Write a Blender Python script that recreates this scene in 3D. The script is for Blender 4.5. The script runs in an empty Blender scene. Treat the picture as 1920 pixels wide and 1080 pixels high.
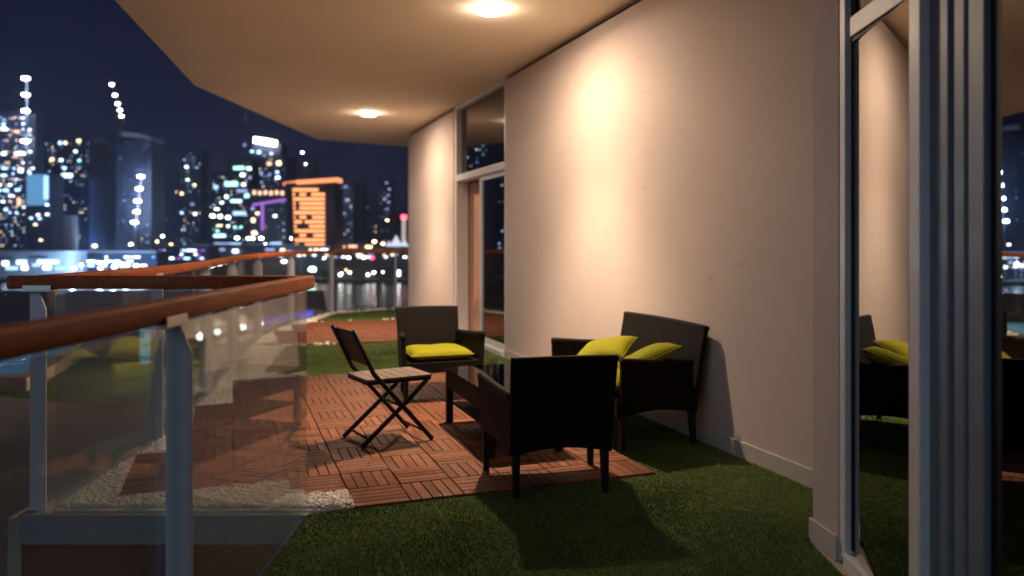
import bpy, math, random
import numpy as np
from mathutils import Vector, Matrix

random.seed(7)
rng = np.random.default_rng(7)
SC = bpy.context.scene
COL = SC.collection
R = math.radians

# ------------------------------------------------------------------ camera, sky, light, exposure
CAM_H = 1.40                                   # eye height above the terrace
cd = bpy.data.cameras.new('camera')
cam = bpy.data.objects.new('camera', cd)
COL.objects.link(cam)
cam.location = (0, 0, CAM_H)
cam.rotation_euler = (R(90), 0, 0)
cd.sensor_width = 36
cd.lens = 36 * 1470 / 1920
cd.shift_y = -88 / 1920
cd.clip_start = 0.05
cd.clip_end = 6000
cd.dof.use_dof = True
cd.dof.focus_distance = 4.3
cd.dof.aperture_fstop = 1.3
SC.camera = cam

SUN_AZ, SUN_EL = R(215), R(16)                 # cold night glow: from the left, a little behind the camera
w = bpy.data.worlds.new('World')
SC.world = w
w.use_nodes = True
nt = w.node_tree
nt.nodes.clear()
sky = nt.nodes.new('ShaderNodeTexSky')
sky.sky_type = 'NISHITA'
sky.sun_disc = False
sky.sun_elevation = R(-4.0)
sky.sun_rotation = SUN_AZ
sky.dust_density = 0.3
sky.ozone_density = 6.0
tint = nt.nodes.new('ShaderNodeMix')
tint.data_type = 'RGBA'
tint.blend_type = 'MIX'
tint.inputs[0].default_value = 0.75
tint.inputs[7].default_value = (0.052, 0.068, 0.27, 1)      # glow of the city in the night air
bg = nt.nodes.new('ShaderNodeBackground')
bg.inputs['Strength'].default_value = 0.072
wo = nt.nodes.new('ShaderNodeOutputWorld')
nt.links.new(sky.outputs[0], tint.inputs[6])
nt.links.new(tint.outputs[2], bg.inputs[0])
nt.links.new(bg.outputs[0], wo.inputs[0])

sl = bpy.data.lights.new('cool_fill', 'SUN')  # added soft cool fill for the posts, frames and shaded wall
sl.energy = 0.30
sl.angle = R(40)
sl.color = (0.62, 0.78, 1.0)
sun = bpy.data.objects.new('cool_fill', sl)
COL.objects.link(sun)
sd = Vector((math.sin(SUN_AZ) * math.cos(SUN_EL), math.cos(SUN_AZ) * math.cos(SUN_EL), math.sin(SUN_EL)))
sun.rotation_euler = sd.to_track_quat('Z', 'Y').to_euler()
sun.location = (-6, -3, 8)

vs = SC.view_settings
vs.view_transform = 'Standard'
vs.look = 'None'
vs.exposure = 0.42
vs.gamma = 1.0
vs.use_curve_mapping = False
SC.render.engine = 'CYCLES'
SC.cycles.use_denoising = True
SC.cycles.max_bounces = 8
SC.cycles.diffuse_bounces = 5
SC.cycles.transparent_max_bounces = 16
SC.cycles.sample_clamp_indirect = 6.0
SC.cycles.caustics_reflective = False
SC.cycles.caustics_refractive = False

# ------------------------------------------------------------------ helpers
class MB:
    """collects shapes; build() links them as ONE mesh object"""
    def __init__(self):
        self.v, self.f = [], []
    def add(self, vs_, fs):
        o = len(self.v)
        self.v += [tuple(p) for p in vs_]
        self.f += [tuple(i + o for i in q) for q in fs]
        return self
    def box(self, c, s, M=None):
        x, y, z = s[0] / 2, s[1] / 2, s[2] / 2
        vv = [Vector(p) for p in ((-x, -y, -z), (x, -y, -z), (x, y, -z), (-x, y, -z), (-x, -y, z), (x, -y, z), (x, y, z), (-x, y, z))]
        if M is not None:
            vv = [M @ p for p in vv]
        vv = [p + Vector(c) for p in vv]
        return self.add(vv, [(0, 3, 2, 1), (4, 5, 6, 7), (0, 1, 5, 4), (1, 2, 6, 5), (2, 3, 7, 6), (3, 0, 4, 7)])
    def bar(self, p, q, wd, ht, up=(0, 0, 1)):
        p, q = Vector(p), Vector(q)
        d = (q - p)
        L = d.length
        d.normalize()
        s = d.cross(Vector(up))
        if s.length < 1e-5:
            s = d.cross(Vector((1, 0, 0)))
        s.normalize()
        u = s.cross(d)
        M = Matrix((s, d, u)).transposed()
        return self.box((p + q) / 2, (wd, L, ht), M)
    def prism(self, poly, z0, z1):
        n = len(poly)
        a = sum(poly[i][0] * poly[(i + 1) % n][1] - poly[(i + 1) % n][0] * poly[i][1] for i in range(n))
        if a < 0:
            poly = poly[::-1]
        vv = [(x, y, z0) for x, y in poly] + [(x, y, z1) for x, y in poly]
        ff = [tuple(range(n - 1, -1, -1)), tuple(range(n, 2 * n))]
        ff += [(i, (i + 1) % n, n + (i + 1) % n, n + i) for i in range(n)]
        return self.add(vv, ff)
    def tube(self, path, r, n=10, cap=True):
        path = [Vector(p) for p in path]
        rr = r if isinstance(r, (list, tuple)) else [r] * len(path)
        vv, ff = [], []
        ref = None
        for i, p in enumerate(path):
            d = (path[min(i + 1, len(path) - 1)] - path[max(i - 1, 0)]).normalized()
            if ref is None:
                ref = d.orthogonal().normalized()
            ref = (ref - d * ref.dot(d)).normalized()
            b = d.cross(ref)
            for k in range(n):
                t = 2 * math.pi * k / n
                vv.append(p + (ref * math.cos(t) + b * math.sin(t)) * rr[i])
        for i in range(len(path) - 1):
            for k in range(n):
                ff.append((i * n + k, i * n + (k + 1) % n, (i + 1) * n + (k + 1) % n, (i + 1) * n + k))
        if cap:
            ff.append(tuple(range(n - 1, -1, -1)))
            m = (len(path) - 1) * n
            ff.append(tuple(range(m, m + n)))
        return self.add(vv, ff)
    def lathe(self, prof, n=24, c=(0, 0, 0)):
        vv, ff = [], []
        for (r, z) in prof:
            for k in range(n):
                t = 2 * math.pi * k / n
                vv.append((c[0] + r * math.cos(t), c[1] + r * math.sin(t), c[2] + z))
        m = len(prof)
        for i in range(m - 1):
            for k in range(n):
                ff.append((i * n + k, i * n + (k + 1) % n, (i + 1) * n + (k + 1) % n, (i + 1) * n + k))
        ff.append(tuple(range(n - 1, -1, -1)))
        ff.append(tuple(range((m - 1) * n, m * n)))
        return self.add(vv, ff)
    def sweep(self, path, prof):
        """profile (side, up) swept along a level path"""
        P = [Vector(p) for p in path]
        n = len(prof)
        vv, ff = [], []
        for i, p in enumerate(P):
            d0 = (P[i] - P[i - 1]).normalized() if i else (P[1] - P[0]).normalized()
            d1 = (P[i + 1] - P[i]).normalized() if i < len(P) - 1 else d0
            s0 = Vector((d0.y, -d0.x, 0))
            s1 = Vector((d1.y, -d1.x, 0))
            s = (s0 + s1).normalized()
            k = 1 / max(0.3, s.dot(s0))
            for (a, b) in prof:
                vv.append(p + s * a * k + Vector((0, 0, b)))
        for i in range(len(P) - 1):
            for k in range(n):
                ff.append((i * n + k, (i + 1) * n + k, (i + 1) * n + (k + 1) % n, i * n + (k + 1) % n))
        ff.append(tuple(range(n)))
        m = (len(P) - 1) * n
        ff.append(tuple(range(m + n - 1, m - 1, -1)))
        return self.add(vv, ff)
    def sheet(self, fn, nu, nv, th):
        """closed thick sheet over a surface fn(u,v) -> (point, normal)"""
        top, bot = [], []
        for j in range(nv + 1):
            for i in range(nu + 1):
                p, nn = fn(i / nu, j / nv)
                p, nn = Vector(p), Vector(nn).normalized()
                top.append(p + nn * th / 2)
                bot.append(p - nn * th / 2)
        N = len(top)
        g = lambda i, j: j * (nu + 1) + i
        ff = []
        for j in range(nv):
            for i in range(nu):
                ff.append((g(i, j), g(i + 1, j), g(i + 1, j + 1), g(i, j + 1)))
                ff.append((N + g(i, j + 1), N + g(i + 1, j + 1), N + g(i + 1, j), N + g(i, j)))
        for i in range(nu):
            ff.append((g(i + 1, 0), g(i, 0), N + g(i, 0), N + g(i + 1, 0)))
            ff.append((g(i, nv), g(i + 1, nv), N + g(i + 1, nv), N + g(i, nv)))
        for j in range(nv):
            ff.append((g(0, j), g(0, j + 1), N + g(0, j + 1), N + g(0, j)))
            ff.append((g(nu, j + 1), g(nu, j), N + g(nu, j), N + g(nu, j + 1)))
        return self.add(top + bot, ff)
    def mesh(self, name, mat, smooth=False, org=(0, 0, 0)):
        me = bpy.data.meshes.new(name)
        me.from_pydata([(p[0] - org[0], p[1] - org[1], p[2] - org[2]) for p in self.v], [], self.f)
        me.update()
        if mat is not None:
            me.materials.append(mat)
        if smooth:
            me.polygons.foreach_set('use_smooth', [True] * len(me.polygons))
        return me
    def build(self, name, mat, parent=None, smooth=False, org=None, bevel=0, seg=2, loc=None):
        if org is None:
            org = tuple(parent.location) if (parent is not None and parent.get('world_space')) else (0, 0, 0)
        o = bpy.data.objects.new(name, self.mesh(name, mat, smooth, org))
        COL.objects.link(o)
        o.parent = parent
        if loc is not None:
            o.location = loc
        if bevel:
            m = o.modifiers.new('bevel', 'BEVEL')
            m.width = bevel
            m.segments = seg
            m.limit_method = 'ANGLE'
            m.angle_limit = R(40)
        return o

def tag(o, label=None, cat=None, group=None, kind=None):
    if label: o['label'] = label
    if cat: o['category'] = cat
    if group: o['group'] = group
    if kind: o['kind'] = kind
    return o

def thing(name, label, cat, loc=(0, 0, 0), rz=0.0, group=None, world=False):
    o = bpy.data.objects.new(name, None)
    COL.objects.link(o)
    o.empty_display_size = 0.1
    o.location = loc
    o.rotation_euler = (0, 0, rz)
    if world:
        o['world_space'] = 1          # its parts are written in scene coordinates
    return tag(o, label, cat, group)

def inst(name, me, parent, loc, scale=(1, 1, 1), rz=0.0):
    o = bpy.data.objects.new(name, me)
    COL.objects.link(o)
    o.parent = parent
    o.location = loc
    o.scale = scale
    o.rotation_euler = (0, 0, rz)
    return o

def copy_tree(o, parent=None):
    c = o.copy()
    COL.objects.link(c)
    c.parent = parent
    for ch in list(o.children):
        copy_tree(ch, c)
    return c

def inside(poly, x, y):
    r, n = False, len(poly)
    j = n - 1
    for i in range(n):
        xi, yi = poly[i]
        xj, yj = poly[j]
        if (yi > y) != (yj > y) and x < (xj - xi) * (y - yi) / (yj - yi) + xi:
            r = not r
        j = i
    return r

# ------------------------------------------------------------------ materials
MATS = {}
def mat(name, col, rough=0.6, spec=0.5, metal=0.0, noise=None, bump=None, var=0.0, coat=0.0):
    """noise=(scale, amount) tints the colour; bump=(scale, strength)"""
    m = bpy.data.materials.new(name)
    m.use_nodes = True
    t = m.node_tree
    b = t.nodes['Principled BSDF']
    b.inputs['Base Color'].default_value = (*col, 1)
    b.inputs['Roughness'].default_value = rough
    b.inputs['Specular IOR Level'].default_value = spec
    b.inputs['Metallic'].default_value = metal
    b.inputs['Coat Weight'].default_value = coat
    tc = t.nodes.new('ShaderNodeTexCoord')
    if noise or var:
        out = None
        if noise:
            n = t.nodes.new('ShaderNodeTexNoise')
            n.inputs['Scale'].default_value = noise[0]
            n.inputs['Detail'].default_value = 6
            t.links.new(tc.outputs['Object'], n.inputs['Vector'])
            mp = t.nodes.new('ShaderNodeMapRange')
            mp.inputs[1].default_value = 0.3
            mp.inputs[2].default_value = 0.7
            mp.inputs[3].default_value = 1 - noise[1]
            mp.inputs[4].default_value = 1 + noise[1]
            t.links.new(n.outputs['Fac'], mp.inputs[0])
            out = mp.outputs[0]
        if var:
            oi = t.nodes.new('ShaderNodeObjectInfo')
            m2 = t.nodes.new('ShaderNodeMapRange')
            m2.inputs[3].default_value = 1 - var
            m2.inputs[4].default_value = 1 + var
            t.links.new(oi.outputs['Random'], m2.inputs[0])
            if out is not None:
                mu = t.nodes.new('ShaderNodeMath')
                mu.operation = 'MULTIPLY'
                t.links.new(out, mu.inputs[0])
                t.links.new(m2.outputs[0], mu.inputs[1])
                out = mu.outputs[0]
            else:
                out = m2.outputs[0]
        mx = t.nodes.new('ShaderNodeVectorMath')
        mx.operation = 'SCALE'
        mx.inputs[0].default_value = col
        t.links.new(out, mx.inputs['Scale'])
        t.links.new(mx.outputs[0], b.inputs['Base Color'])
    if bump:
        n = t.nodes.new('ShaderNodeTexNoise')
        n.inputs['Scale'].default_value = bump[0]
        n.inputs['Detail'].default_value = 5
        t.links.new(tc.outputs['Object'], n.inputs['Vector'])
        bn = t.nodes.new('ShaderNodeBump')
        bn.inputs['Strength'].default_value = bump[1]
        bn.inputs['Distance'].default_value = 0.01
        t.links.new(n.outputs['Fac'], bn.inputs['Height'])
        t.links.new(bn.outputs[0], b.inputs['Normal'])
    MATS[name] = m
    return m

def emis(name, col, strength, sample=False):
    m = bpy.data.materials.new(name)
    m.use_nodes = True
    t = m.node_tree
    t.nodes.clear()
    e = t.nodes.new('ShaderNodeEmission')
    e.inputs[0].default_value = (*col, 1)
    e.inputs[1].default_value = strength
    o = t.nodes.new('ShaderNodeOutputMaterial')
    t.links.new(e.outputs[0], o.inputs[0])
    m.cycles.emission_sampling = 'FRONT' if sample else 'NONE'
    MATS[name] = m
    return m

def glass(name, tint, ior, haze=0.0, hazecol=(0.6, 0.62, 0.65), rough=0.0):
    m = bpy.data.materials.new(name)
    m.use_nodes = True
    t = m.node_tree
    t.nodes.clear()
    tr = t.nodes.new('ShaderNodeBsdfTransparent')
    tr.inputs[0].default_value = (*tint, 1)
    gl = t.nodes.new('ShaderNodeBsdfGlossy')
    gl.inputs['Roughness'].default_value = rough
    df = t.nodes.new('ShaderNodeBsdfDiffuse')
    df.inputs[0].default_value = (*hazecol, 1)
    fr = t.nodes.new('ShaderNodeFresnel')
    fr.inputs[0].default_value = ior
    # a pane has two faces: the same fresnel from either side
    ge = t.nodes.new('ShaderNodeNewGeometry')
    mi = t.nodes.new('ShaderNodeMix')
    mi.data_type = 'FLOAT'
    mi.inputs[2].default_value = ior
    mi.inputs[3].default_value = 1 / ior
    m1 = t.nodes.new('ShaderNodeMixShader')
    m1.inputs[0].default_value = haze
    m2 = t.nodes.new('ShaderNodeMixShader')
    lw = t.nodes.new('ShaderNodeLayerWeight')
    f0 = ((ior - 1) / (ior + 1)) ** 2
    # Schlick: f0 + (1-f0)*(1-cos)^5
    po = t.nodes.new('ShaderNodeMath')
    po.operation = 'POWER'
    po.inputs[1].default_value = 5
    lw.inputs[0].default_value = 0.5
    ma = t.nodes.new('ShaderNodeMath')
    ma.operation = 'MULTIPLY_ADD'
    ma.inputs[1].default_value = 1 - f0
    ma.inputs[2].default_value = f0
    t.links.new(lw.outputs['Facing'], po.inputs[0])
    t.links.new(po.outputs[0], ma.inputs[0])
    o = t.nodes.new('ShaderNodeOutputMaterial')
    t.links.new(tr.outputs[0], m1.inputs[1])
    t.links.new(df.outputs[0], m1.inputs[2])
    t.links.new(ma.outputs[0], m2.inputs[0])
    t.links.new(m1.outputs[0], m2.inputs[1])
    t.links.new(gl.outputs[0], m2.inputs[2])
    t.links.new(m2.outputs[0], o.inputs[0])
    for n in (fr, ge, mi):
        t.nodes.remove(n)
    MATS[name] = m
    return m

def weave(name, col, scale=55):
    """flat synthetic wicker: over-and-under strands as relief"""
    m = mat(name, col, rough=0.6, spec=0.14)
    t = m.node_tree
    b = t.nodes['Principled BSDF']
    tc = t.nodes.new('ShaderNodeTexCoord')
    ch = t.nodes.new('ShaderNodeTexBrick')
    ch.inputs['Scale'].default_value = scale
    ch.inputs['Mortar Size'].default_value = 0.03
    ch.inputs['Color1'].default_value = (*[c * 1.5 for c in col], 1)
    ch.inputs['Color2'].default_value = (*[c * 0.7 for c in col], 1)
    ch.inputs['Mortar'].default_value = (*[c * 0.25 for c in col], 1)
    mp = t.nodes.new('ShaderNodeMapping')
    mp.inputs['Rotation'].default_value = (R(62), R(0), R(40))
    t.links.new(tc.outputs['Object'], mp.inputs[0])
    t.links.new(mp.outputs[0], ch.inputs[0])
    t.links.new(ch.outputs[0], b.inputs['Base Color'])
    bn = t.nodes.new('ShaderNodeBump')
    bn.inputs['Strength'].default_value = 0.6
    bn.inputs['Distance'].default_value = 0.004
    bn.invert = True
    t.links.new(ch.outputs['Fac'], bn.inputs['Height'])
    t.links.new(bn.outputs[0], b.inputs['Normal'])
    return m

def woodgrain(name, c1, c2, rough=0.55, var=0.25, stretch=(1, 14, 14), scale=6, coat=0.0):
    m = mat(name, c1, rough=rough, spec=0.25, coat=coat)
    t = m.node_tree
    b = t.nodes['Principled BSDF']
    tc = t.nodes.new('ShaderNodeTexCoord')
    oi = t.nodes.new('ShaderNodeObjectInfo')
    mp = t.nodes.new('ShaderNodeMapping')
    mp.inputs['Scale'].default_value = stretch
    t.links.new(tc.outputs['Object'], mp.inputs[0])
    ml = t.nodes.new('ShaderNodeMath')
    ml.operation = 'MULTIPLY'
    ml.inputs[1].default_value = 50
    t.links.new(oi.outputs['Random'], ml.inputs[0])
    n = t.nodes.new('ShaderNodeTexNoise')
    n.noise_dimensions = '4D'
    n.inputs['Scale'].default_value = scale
    n.inputs['Detail'].default_value = 5
    t.links.new(mp.outputs[0], n.inputs['Vector'])
    t.links.new(ml.outputs[0], n.inputs['W'])
    cr = t.nodes.new('ShaderNodeValToRGB')
    cr.color_ramp.elements[0].position = 0.3
    cr.color_ramp.elements[1].position = 0.72
    cr.color_ramp.elements[0].color = (*c2, 1)
    cr.color_ramp.elements[1].color = (*c1, 1)
    t.links.new(n.outputs['Fac'], cr.inputs[0])
    m2 = t.nodes.new('ShaderNodeMapRange')
    m2.inputs[3].default_value = 1 - var
    m2.inputs[4].default_value = 1 + var
    t.links.new(oi.outputs['Random'], m2.inputs[0])
    mx = t.nodes.new('ShaderNodeVectorMath')
    mx.operation = 'SCALE'
    t.links.new(cr.outputs[0], mx.inputs[0])
    t.links.new(m2.outputs[0], mx.inputs['Scale'])
    t.links.new(mx.outputs[0], b.inputs['Base Color'])
    bn = t.nodes.new('ShaderNodeBump')
    bn.inputs['Strength'].default_value = 0.25
    bn.inputs['Distance'].default_value = 0.003
    t.links.new(n.outputs['Fac'], bn.inputs['Height'])
    t.links.new(bn.outputs[0], b.inputs['Normal'])
    return m

PLASTER = mat('plaster', (0.67, 0.56, 0.50), 0.75, 0.25, noise=(0.7, 0.06), bump=(75, 0.14))
def scuffs(m):
    t = m.node_tree
    b = t.nodes['Principled BSDF']
    src = b.inputs['Base Color'].links[0].from_socket
    tc = t.nodes.new('ShaderNodeTexCoord')
    mp = t.nodes.new('ShaderNodeMapping')
    mp.inputs['Scale'].default_value = (2.2, 2.2, 7.0)
    n = t.nodes.new('ShaderNodeTexNoise')
    n.inputs['Scale'].default_value = 1.6
    n.inputs['Detail'].default_value = 9
    n.inputs['Roughness'].default_value = 0.7
    mr = t.nodes.new('ShaderNodeMapRange')
    mr.inputs[1].default_value = 0.60
    mr.inputs[2].default_value = 0.72
    mr.inputs[3].default_value = 1.0
    mr.inputs[4].default_value = 0.86
    sc = t.nodes.new('ShaderNodeVectorMath')
    sc.operation = 'SCALE'
    t.links.new(tc.outputs['Object'], mp.inputs[0])
    t.links.new(mp.outputs[0], n.inputs['Vector'])
    t.links.new(n.outputs['Fac'], mr.inputs[0])
    t.links.new(src, sc.inputs[0])
    t.links.new(mr.outputs[0], sc.inputs['Scale'])
    t.links.new(sc.outputs[0], b.inputs['Base Color'])
scuffs(PLASTER)
SOFFIT = mat('soffit_paint', (0.93, 0.80, 0.64), 0.85, 0.2, noise=(0.8, 0.03), bump=(60, 0.08))
SKIRT = mat('skirting_stone', (0.62, 0.56, 0.50), 0.5, 0.4, noise=(9, 0.06))
BLACKGAP = mat('dark_gap', (0.02, 0.018, 0.016), 0.9, 0.1)  # near-black colour carries the shade band under the ceiling
CONCRETE = mat('slab_concrete', (0.42, 0.39, 0.34), 0.85, 0.2, noise=(5, 0.15), bump=(30, 0.3))
KERB = mat('kerb_paint', (0.30, 0.33, 0.38), 0.7, 0.3, noise=(4, 0.10), bump=(40, 0.15))
REDFASCIA = mat('fascia_red', (0.16, 0.035, 0.03), 0.7, 0.3, noise=(3, 0.15))
TURFBASE = mat('turf_backing', (0.075, 0.11, 0.034), 0.95, 0.05, noise=(3, 0.3))
BLADE = mat('turf_blade', (0.17, 0.235, 0.068), 0.85, 0.15, noise=(1.6, 0.30))
PEBBLE = mat('white_pebble', (0.93, 0.88, 0.80), 0.65, 0.3, noise=(14, 0.10))
SLAT = woodgrain('acacia_slat', (0.29, 0.108, 0.049), (0.165, 0.057, 0.029), 0.55, 0.28)
TILEBASE = mat('tile_tray', (0.055, 0.032, 0.024), 0.8, 0.2)
RAILWOOD = woodgrain('handrail_wood', (0.55, 0.155, 0.045), (0.32, 0.075, 0.025), 0.6, 0.03, stretch=(14, 2.0, 14), scale=4, coat=0.0)
POSTM = mat('post_paint', (0.70, 0.71, 0.72), 0.45, 0.5, noise=(12, 0.04))
STEEL = mat('brushed_steel', (0.62, 0.60, 0.57), 0.35, 0.5, metal=0.7)
FRAMEM = mat('window_frame', (0.80, 0.78, 0.76), 0.42, 0.5, noise=(20, 0.04))
FRAMEB = mat('track_frame', (0.20, 0.235, 0.29), 0.45, 0.5, noise=(25, 0.05))
GASKET = mat('gasket', (0.012, 0.012, 0.013), 0.6, 0.3)
RAILGLASS = glass('rail_glass', (0.92, 0.94, 0.93), 1.85, haze=0.10, hazecol=(0.82, 0.85, 0.86))  # grey diffuse haze mixed in for the veil of reflections
FARGLASS = glass('far_rail_glass', (0.90, 0.93, 0.93), 1.5, haze=0.03, hazecol=(0.7, 0.75, 0.78))
WINGLASS = glass('window_glass', (0.16, 0.17, 0.18), 2.6)
DOORGLASS = glass('door_glass', (0.14, 0.15, 0.16), 3.6)
MIRRORGLASS = glass('coated_glass', (0.10, 0.11, 0.12), 5.6)
TABLEGLASS = glass('table_glass', (0.22, 0.22, 0.22), 2.0)
WICKER = weave('black_wicker', (0.011, 0.0083, 0.0068))
WICKERLEG = mat('wicker_leg', (0.014, 0.012, 0.011), 0.55, 0.3)
YELLOW = mat('yellow_fabric', (0.235, 0.228, 0.008), 0.85, 0.15, noise=(40, 0.05), bump=(260, 0.2))
BLACKMETAL = mat('black_metal', (0.009, 0.009, 0.010), 0.5, 0.3)
SEATWOOD = woodgrain('seat_wood', (0.185, 0.135, 0.105), (0.125, 0.09, 0.07), 0.5, 0.10)
CURTAIN = mat('peach_curtain', (0.74, 0.42, 0.28), 0.85, 0.1, noise=(3, 0.05))
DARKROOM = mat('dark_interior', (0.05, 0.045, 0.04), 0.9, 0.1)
WHITEPL = mat('white_plastic', (0.55, 0.53, 0.50), 0.4, 0.4)
DIFFUSER = emis('lamp_diffuser', (1.0, 0.90, 0.76), 30, sample=False)

# ------------------------------------------------------------------ plan of the terrace
# long wall frame: a runs along the wall away from the camera, b is the distance out from the wall
UX, UY = -0.3387, 0.9409
def W(a, b):
    return (3.34 + UX * a - UY * b, UY * a + UX * b)
WALLROT = math.atan2(UX * -1, UY)              # turn that carries +Y onto the wall's direction
CEIL = 3.40
RAILC = [(-2.47, 4.10), (-2.56, 5.6), (-2.86, 7.3), (-3.32, 9.3), (-3.70, 11.4), (-3.84, 13.6), (-3.58, 15.5), (-2.44, 16.35), (-1.0, 16.95), (1.2, 17.6)]
TERRACE = [(-1.06, -4.0), (-1.06, 4.10)] + [(-2.60, 4.04)] + [(x - 0.10, y + (0.12 if y > 15 else 0)) for x, y in RAILC[1:]] + [(5.5, 17.8), (6, -4)]

slab = MB().prism(TERRACE, -0.34, -0.03).build('terrace_slab', CONCRETE)
tag(slab, kind='structure')

# kerb under the glass and the red fascia below it
fascia_path = [(-1.07, -4.0, 0), (-1.07, 4.05, 0), (-2.50, 4.05, 0)] + [(x, y, 0) for x, y in RAILC[1:]]
kerb_path = [(-1.05, 4.05, 0), (-2.50, 4.05, 0)] + [(x, y, 0) for x, y in RAILC[1:]]
o = MB().sweep(kerb_path, [(-0.032, -0.155), (0.012, -0.155), (0.012, -0.006), (-0.032, -0.006)]).build('kerb', KERB)
tag(o, kind='structure')
o = MB().sweep(fascia_path, [(-0.022, -1.2), (0.008, -1.2), (0.008, -0.158), (-0.022, -0.158)]).build('fascia', REDFASCIA)
tag(o, kind='structure')

# ---- soffit over the terrace
CEILPOLY = [(-0.9, -4.0), (-1.88, 0.0), (-3.3, 6.52), (-4.08, 10.09), (-3.83, 15.5), (-2.21, 16.64), (0.0, 17.7), (6.5, 18.0), (7.5, -4.0)]
o = MB().prism(CEILPOLY, CEIL, CEIL + 0.45).build('ceiling', SOFFIT)
tag(o, kind='structure')

# ---- long plastered wall with the doorway
A0, AD0, AD1, A1 = 3.2, 10.10, 12.43, 15.58        # wall start, door opening, wall end
WT = 0.28
HEADZ = 2.28
wall = thing('long_wall', 'long cream plastered wall washed by the downlights', 'wall', (*W(A0, 0), 0), world=True)
def wall_block(mb, a0, a1, b0, b1, z0, z1):
    return mb.prism([W(a0, b0), W(a1, b0), W(a1, b1), W(a0, b1)], z0, z1)
GAP = 0.05
wall_block(MB(), A0, AD0, -WT, 0, -0.03, CEIL - GAP).build('wall_panel', PLASTER, wall)
wall_block(MB(), AD1, A1, -WT, 0, -0.03, CEIL - GAP).build('wall_panel', PLASTER, wall)
m = MB()
wall_block(m, A0, AD0, -WT, -0.05, CEIL - GAP, CEIL - 0.002)
wall_block(m, AD1, A1, -WT, -0.05, CEIL - GAP, CEIL - 0.002)
m.build('shadow_gap', BLACKGAP, wall)
wall_block(MB(), A0, AD0, 0.002, 0.016, -0.03, 0.095).build('skirting', SKIRT, wall, bevel=0.004)
wall_block(MB(), AD1, A1, 0.002, 0.016, -0.03, 0.095).build('skirting', SKIRT, wall, bevel=0.004)
# end of the building round the corner
wall_block(MB(), A1 - 0.25, A1, -4.5, -WT - 0.002, -0.03, CEIL - 0.002).build('end_wall', PLASTER, wall)

# outlet on the wall
a_out = 6.80
oo = thing('power_outlet', 'small outlet plate on the wall just right of the sofa back', 'outlet', (*W(5.65, 0.004), 0.575), WALLROT + R(90))
MB().box((0, 0, 0), (0.045, 0.008, 0.045)).build('plate', WHITEPL, oo, bevel=0.003)
MB().box((0, -0.006, 0), (0.022, 0.008, 0.022)).build('socket', GASKET, oo)

# ---- balcony door in the long wall
door = thing('balcony_door', 'tall balcony door with glass transom and one sliding panel, far along the wall', 'door', (*W(AD0, 0), 0), world=True)
def fb(name, a0, a1, b0, b1, z0, z1, mt, par=door, bevel=0.004):
    return wall_block(MB(), a0, a1, b0, b1, z0, z1).build(name, mt, par, bevel=bevel)
fb('jamb', AD0 + 0.002, AD0 + 0.07, -0.20, -0.012, 0.0, CEIL - 0.004, FRAMEM)
fb('jamb', AD1 - 0.10, AD1 - 0.002, -0.20, -0.012, 0.0, CEIL - 0.004, FRAMEM)
fb('transom_bar', AD0 + 0.072, AD1 - 0.102, -0.18, 0.004, HEADZ, HEADZ + 0.09, FRAMEM)
fb('head_bar', AD0 + 0.072, AD1 - 0.102, -0.18, -0.02, CEIL - 0.06, CEIL - 0.004, FRAMEM)
fb('sill', AD0 + 0.072, AD1 - 0.102, -0.20, 0.02, -0.028, 0.045, FRAMEM)
fb('transom_pane', AD0 + 0.075, AD1 - 0.105, -0.105, -0.095, HEADZ + 0.092, CEIL - 0.062, WINGLASS, bevel=0)
leaf_a1 = AD0 + 1.16
fb('leaf_stile', leaf_a1 - 0.085, leaf_a1, -0.085, -0.035, 0.047, HEADZ - 0.002, FRAMEM)
fb('leaf_stile', AD0 + 0.075, AD0 + 0.13, -0.085, -0.035, 0.047, HEADZ - 0.002, FRAMEM)
fb('leaf_rail', AD0 + 0.132, leaf_a1 - 0.087, -0.085, -0.035, HEADZ - 0.07, HEADZ - 0.002, FRAMEM)
fb('leaf_rail', AD0 + 0.132, leaf_a1 - 0.087, -0.085, -0.035, 0.047, 0.12, FRAMEM)
fb('leaf_pane', AD0 + 0.132, leaf_a1 - 0.087, -0.064, -0.056, 0.122, HEADZ - 0.072, WINGLASS, bevel=0)
# curtain seen through the open half, in folds
cu = MB()
def cfn(u, v):
    a = leaf_a1 - 0.15 + u * (AD1 - 0.105 - leaf_a1 + 0.15)
    b = -0.235 + 0.016 * math.sin(u * 34) + 0.006 * math.sin(u * 71 + v * 2)
    x, y = W(a, b)
    return (x, y, 0.05 + v * 2.42), (-UY, UX, 0)
cu.sheet(cfn, 70, 4, 0.006)
c_o = cu.build('curtain', CURTAIN, None, smooth=True)
tag(c_o, 'peach curtain hanging inside the open half of the far balcony door', 'curtain')
# dark rooms behind the glass
m = MB()
wall_block(m, AD0 - 1.0, AD0 - 0.9, -4.0, -WT - 0.002, 0, CEIL - 0.004)
wall_block(m, AD1 + 0.9, AD1 + 1.0, -4.0, -WT - 0.002, 0, CEIL - 0.004)
wall_block(m, AD0 - 0.9, AD1 + 0.9, -4.1, -4.0, 0, CEIL - 0.004)
wall_block(m, AD0 - 0.9, AD1 + 0.9, -4.0, -WT - 0.002, -0.03, 0.0)
r_ = m.build('room_shell', DARKROOM)
tag(r_, kind='structure')

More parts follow.
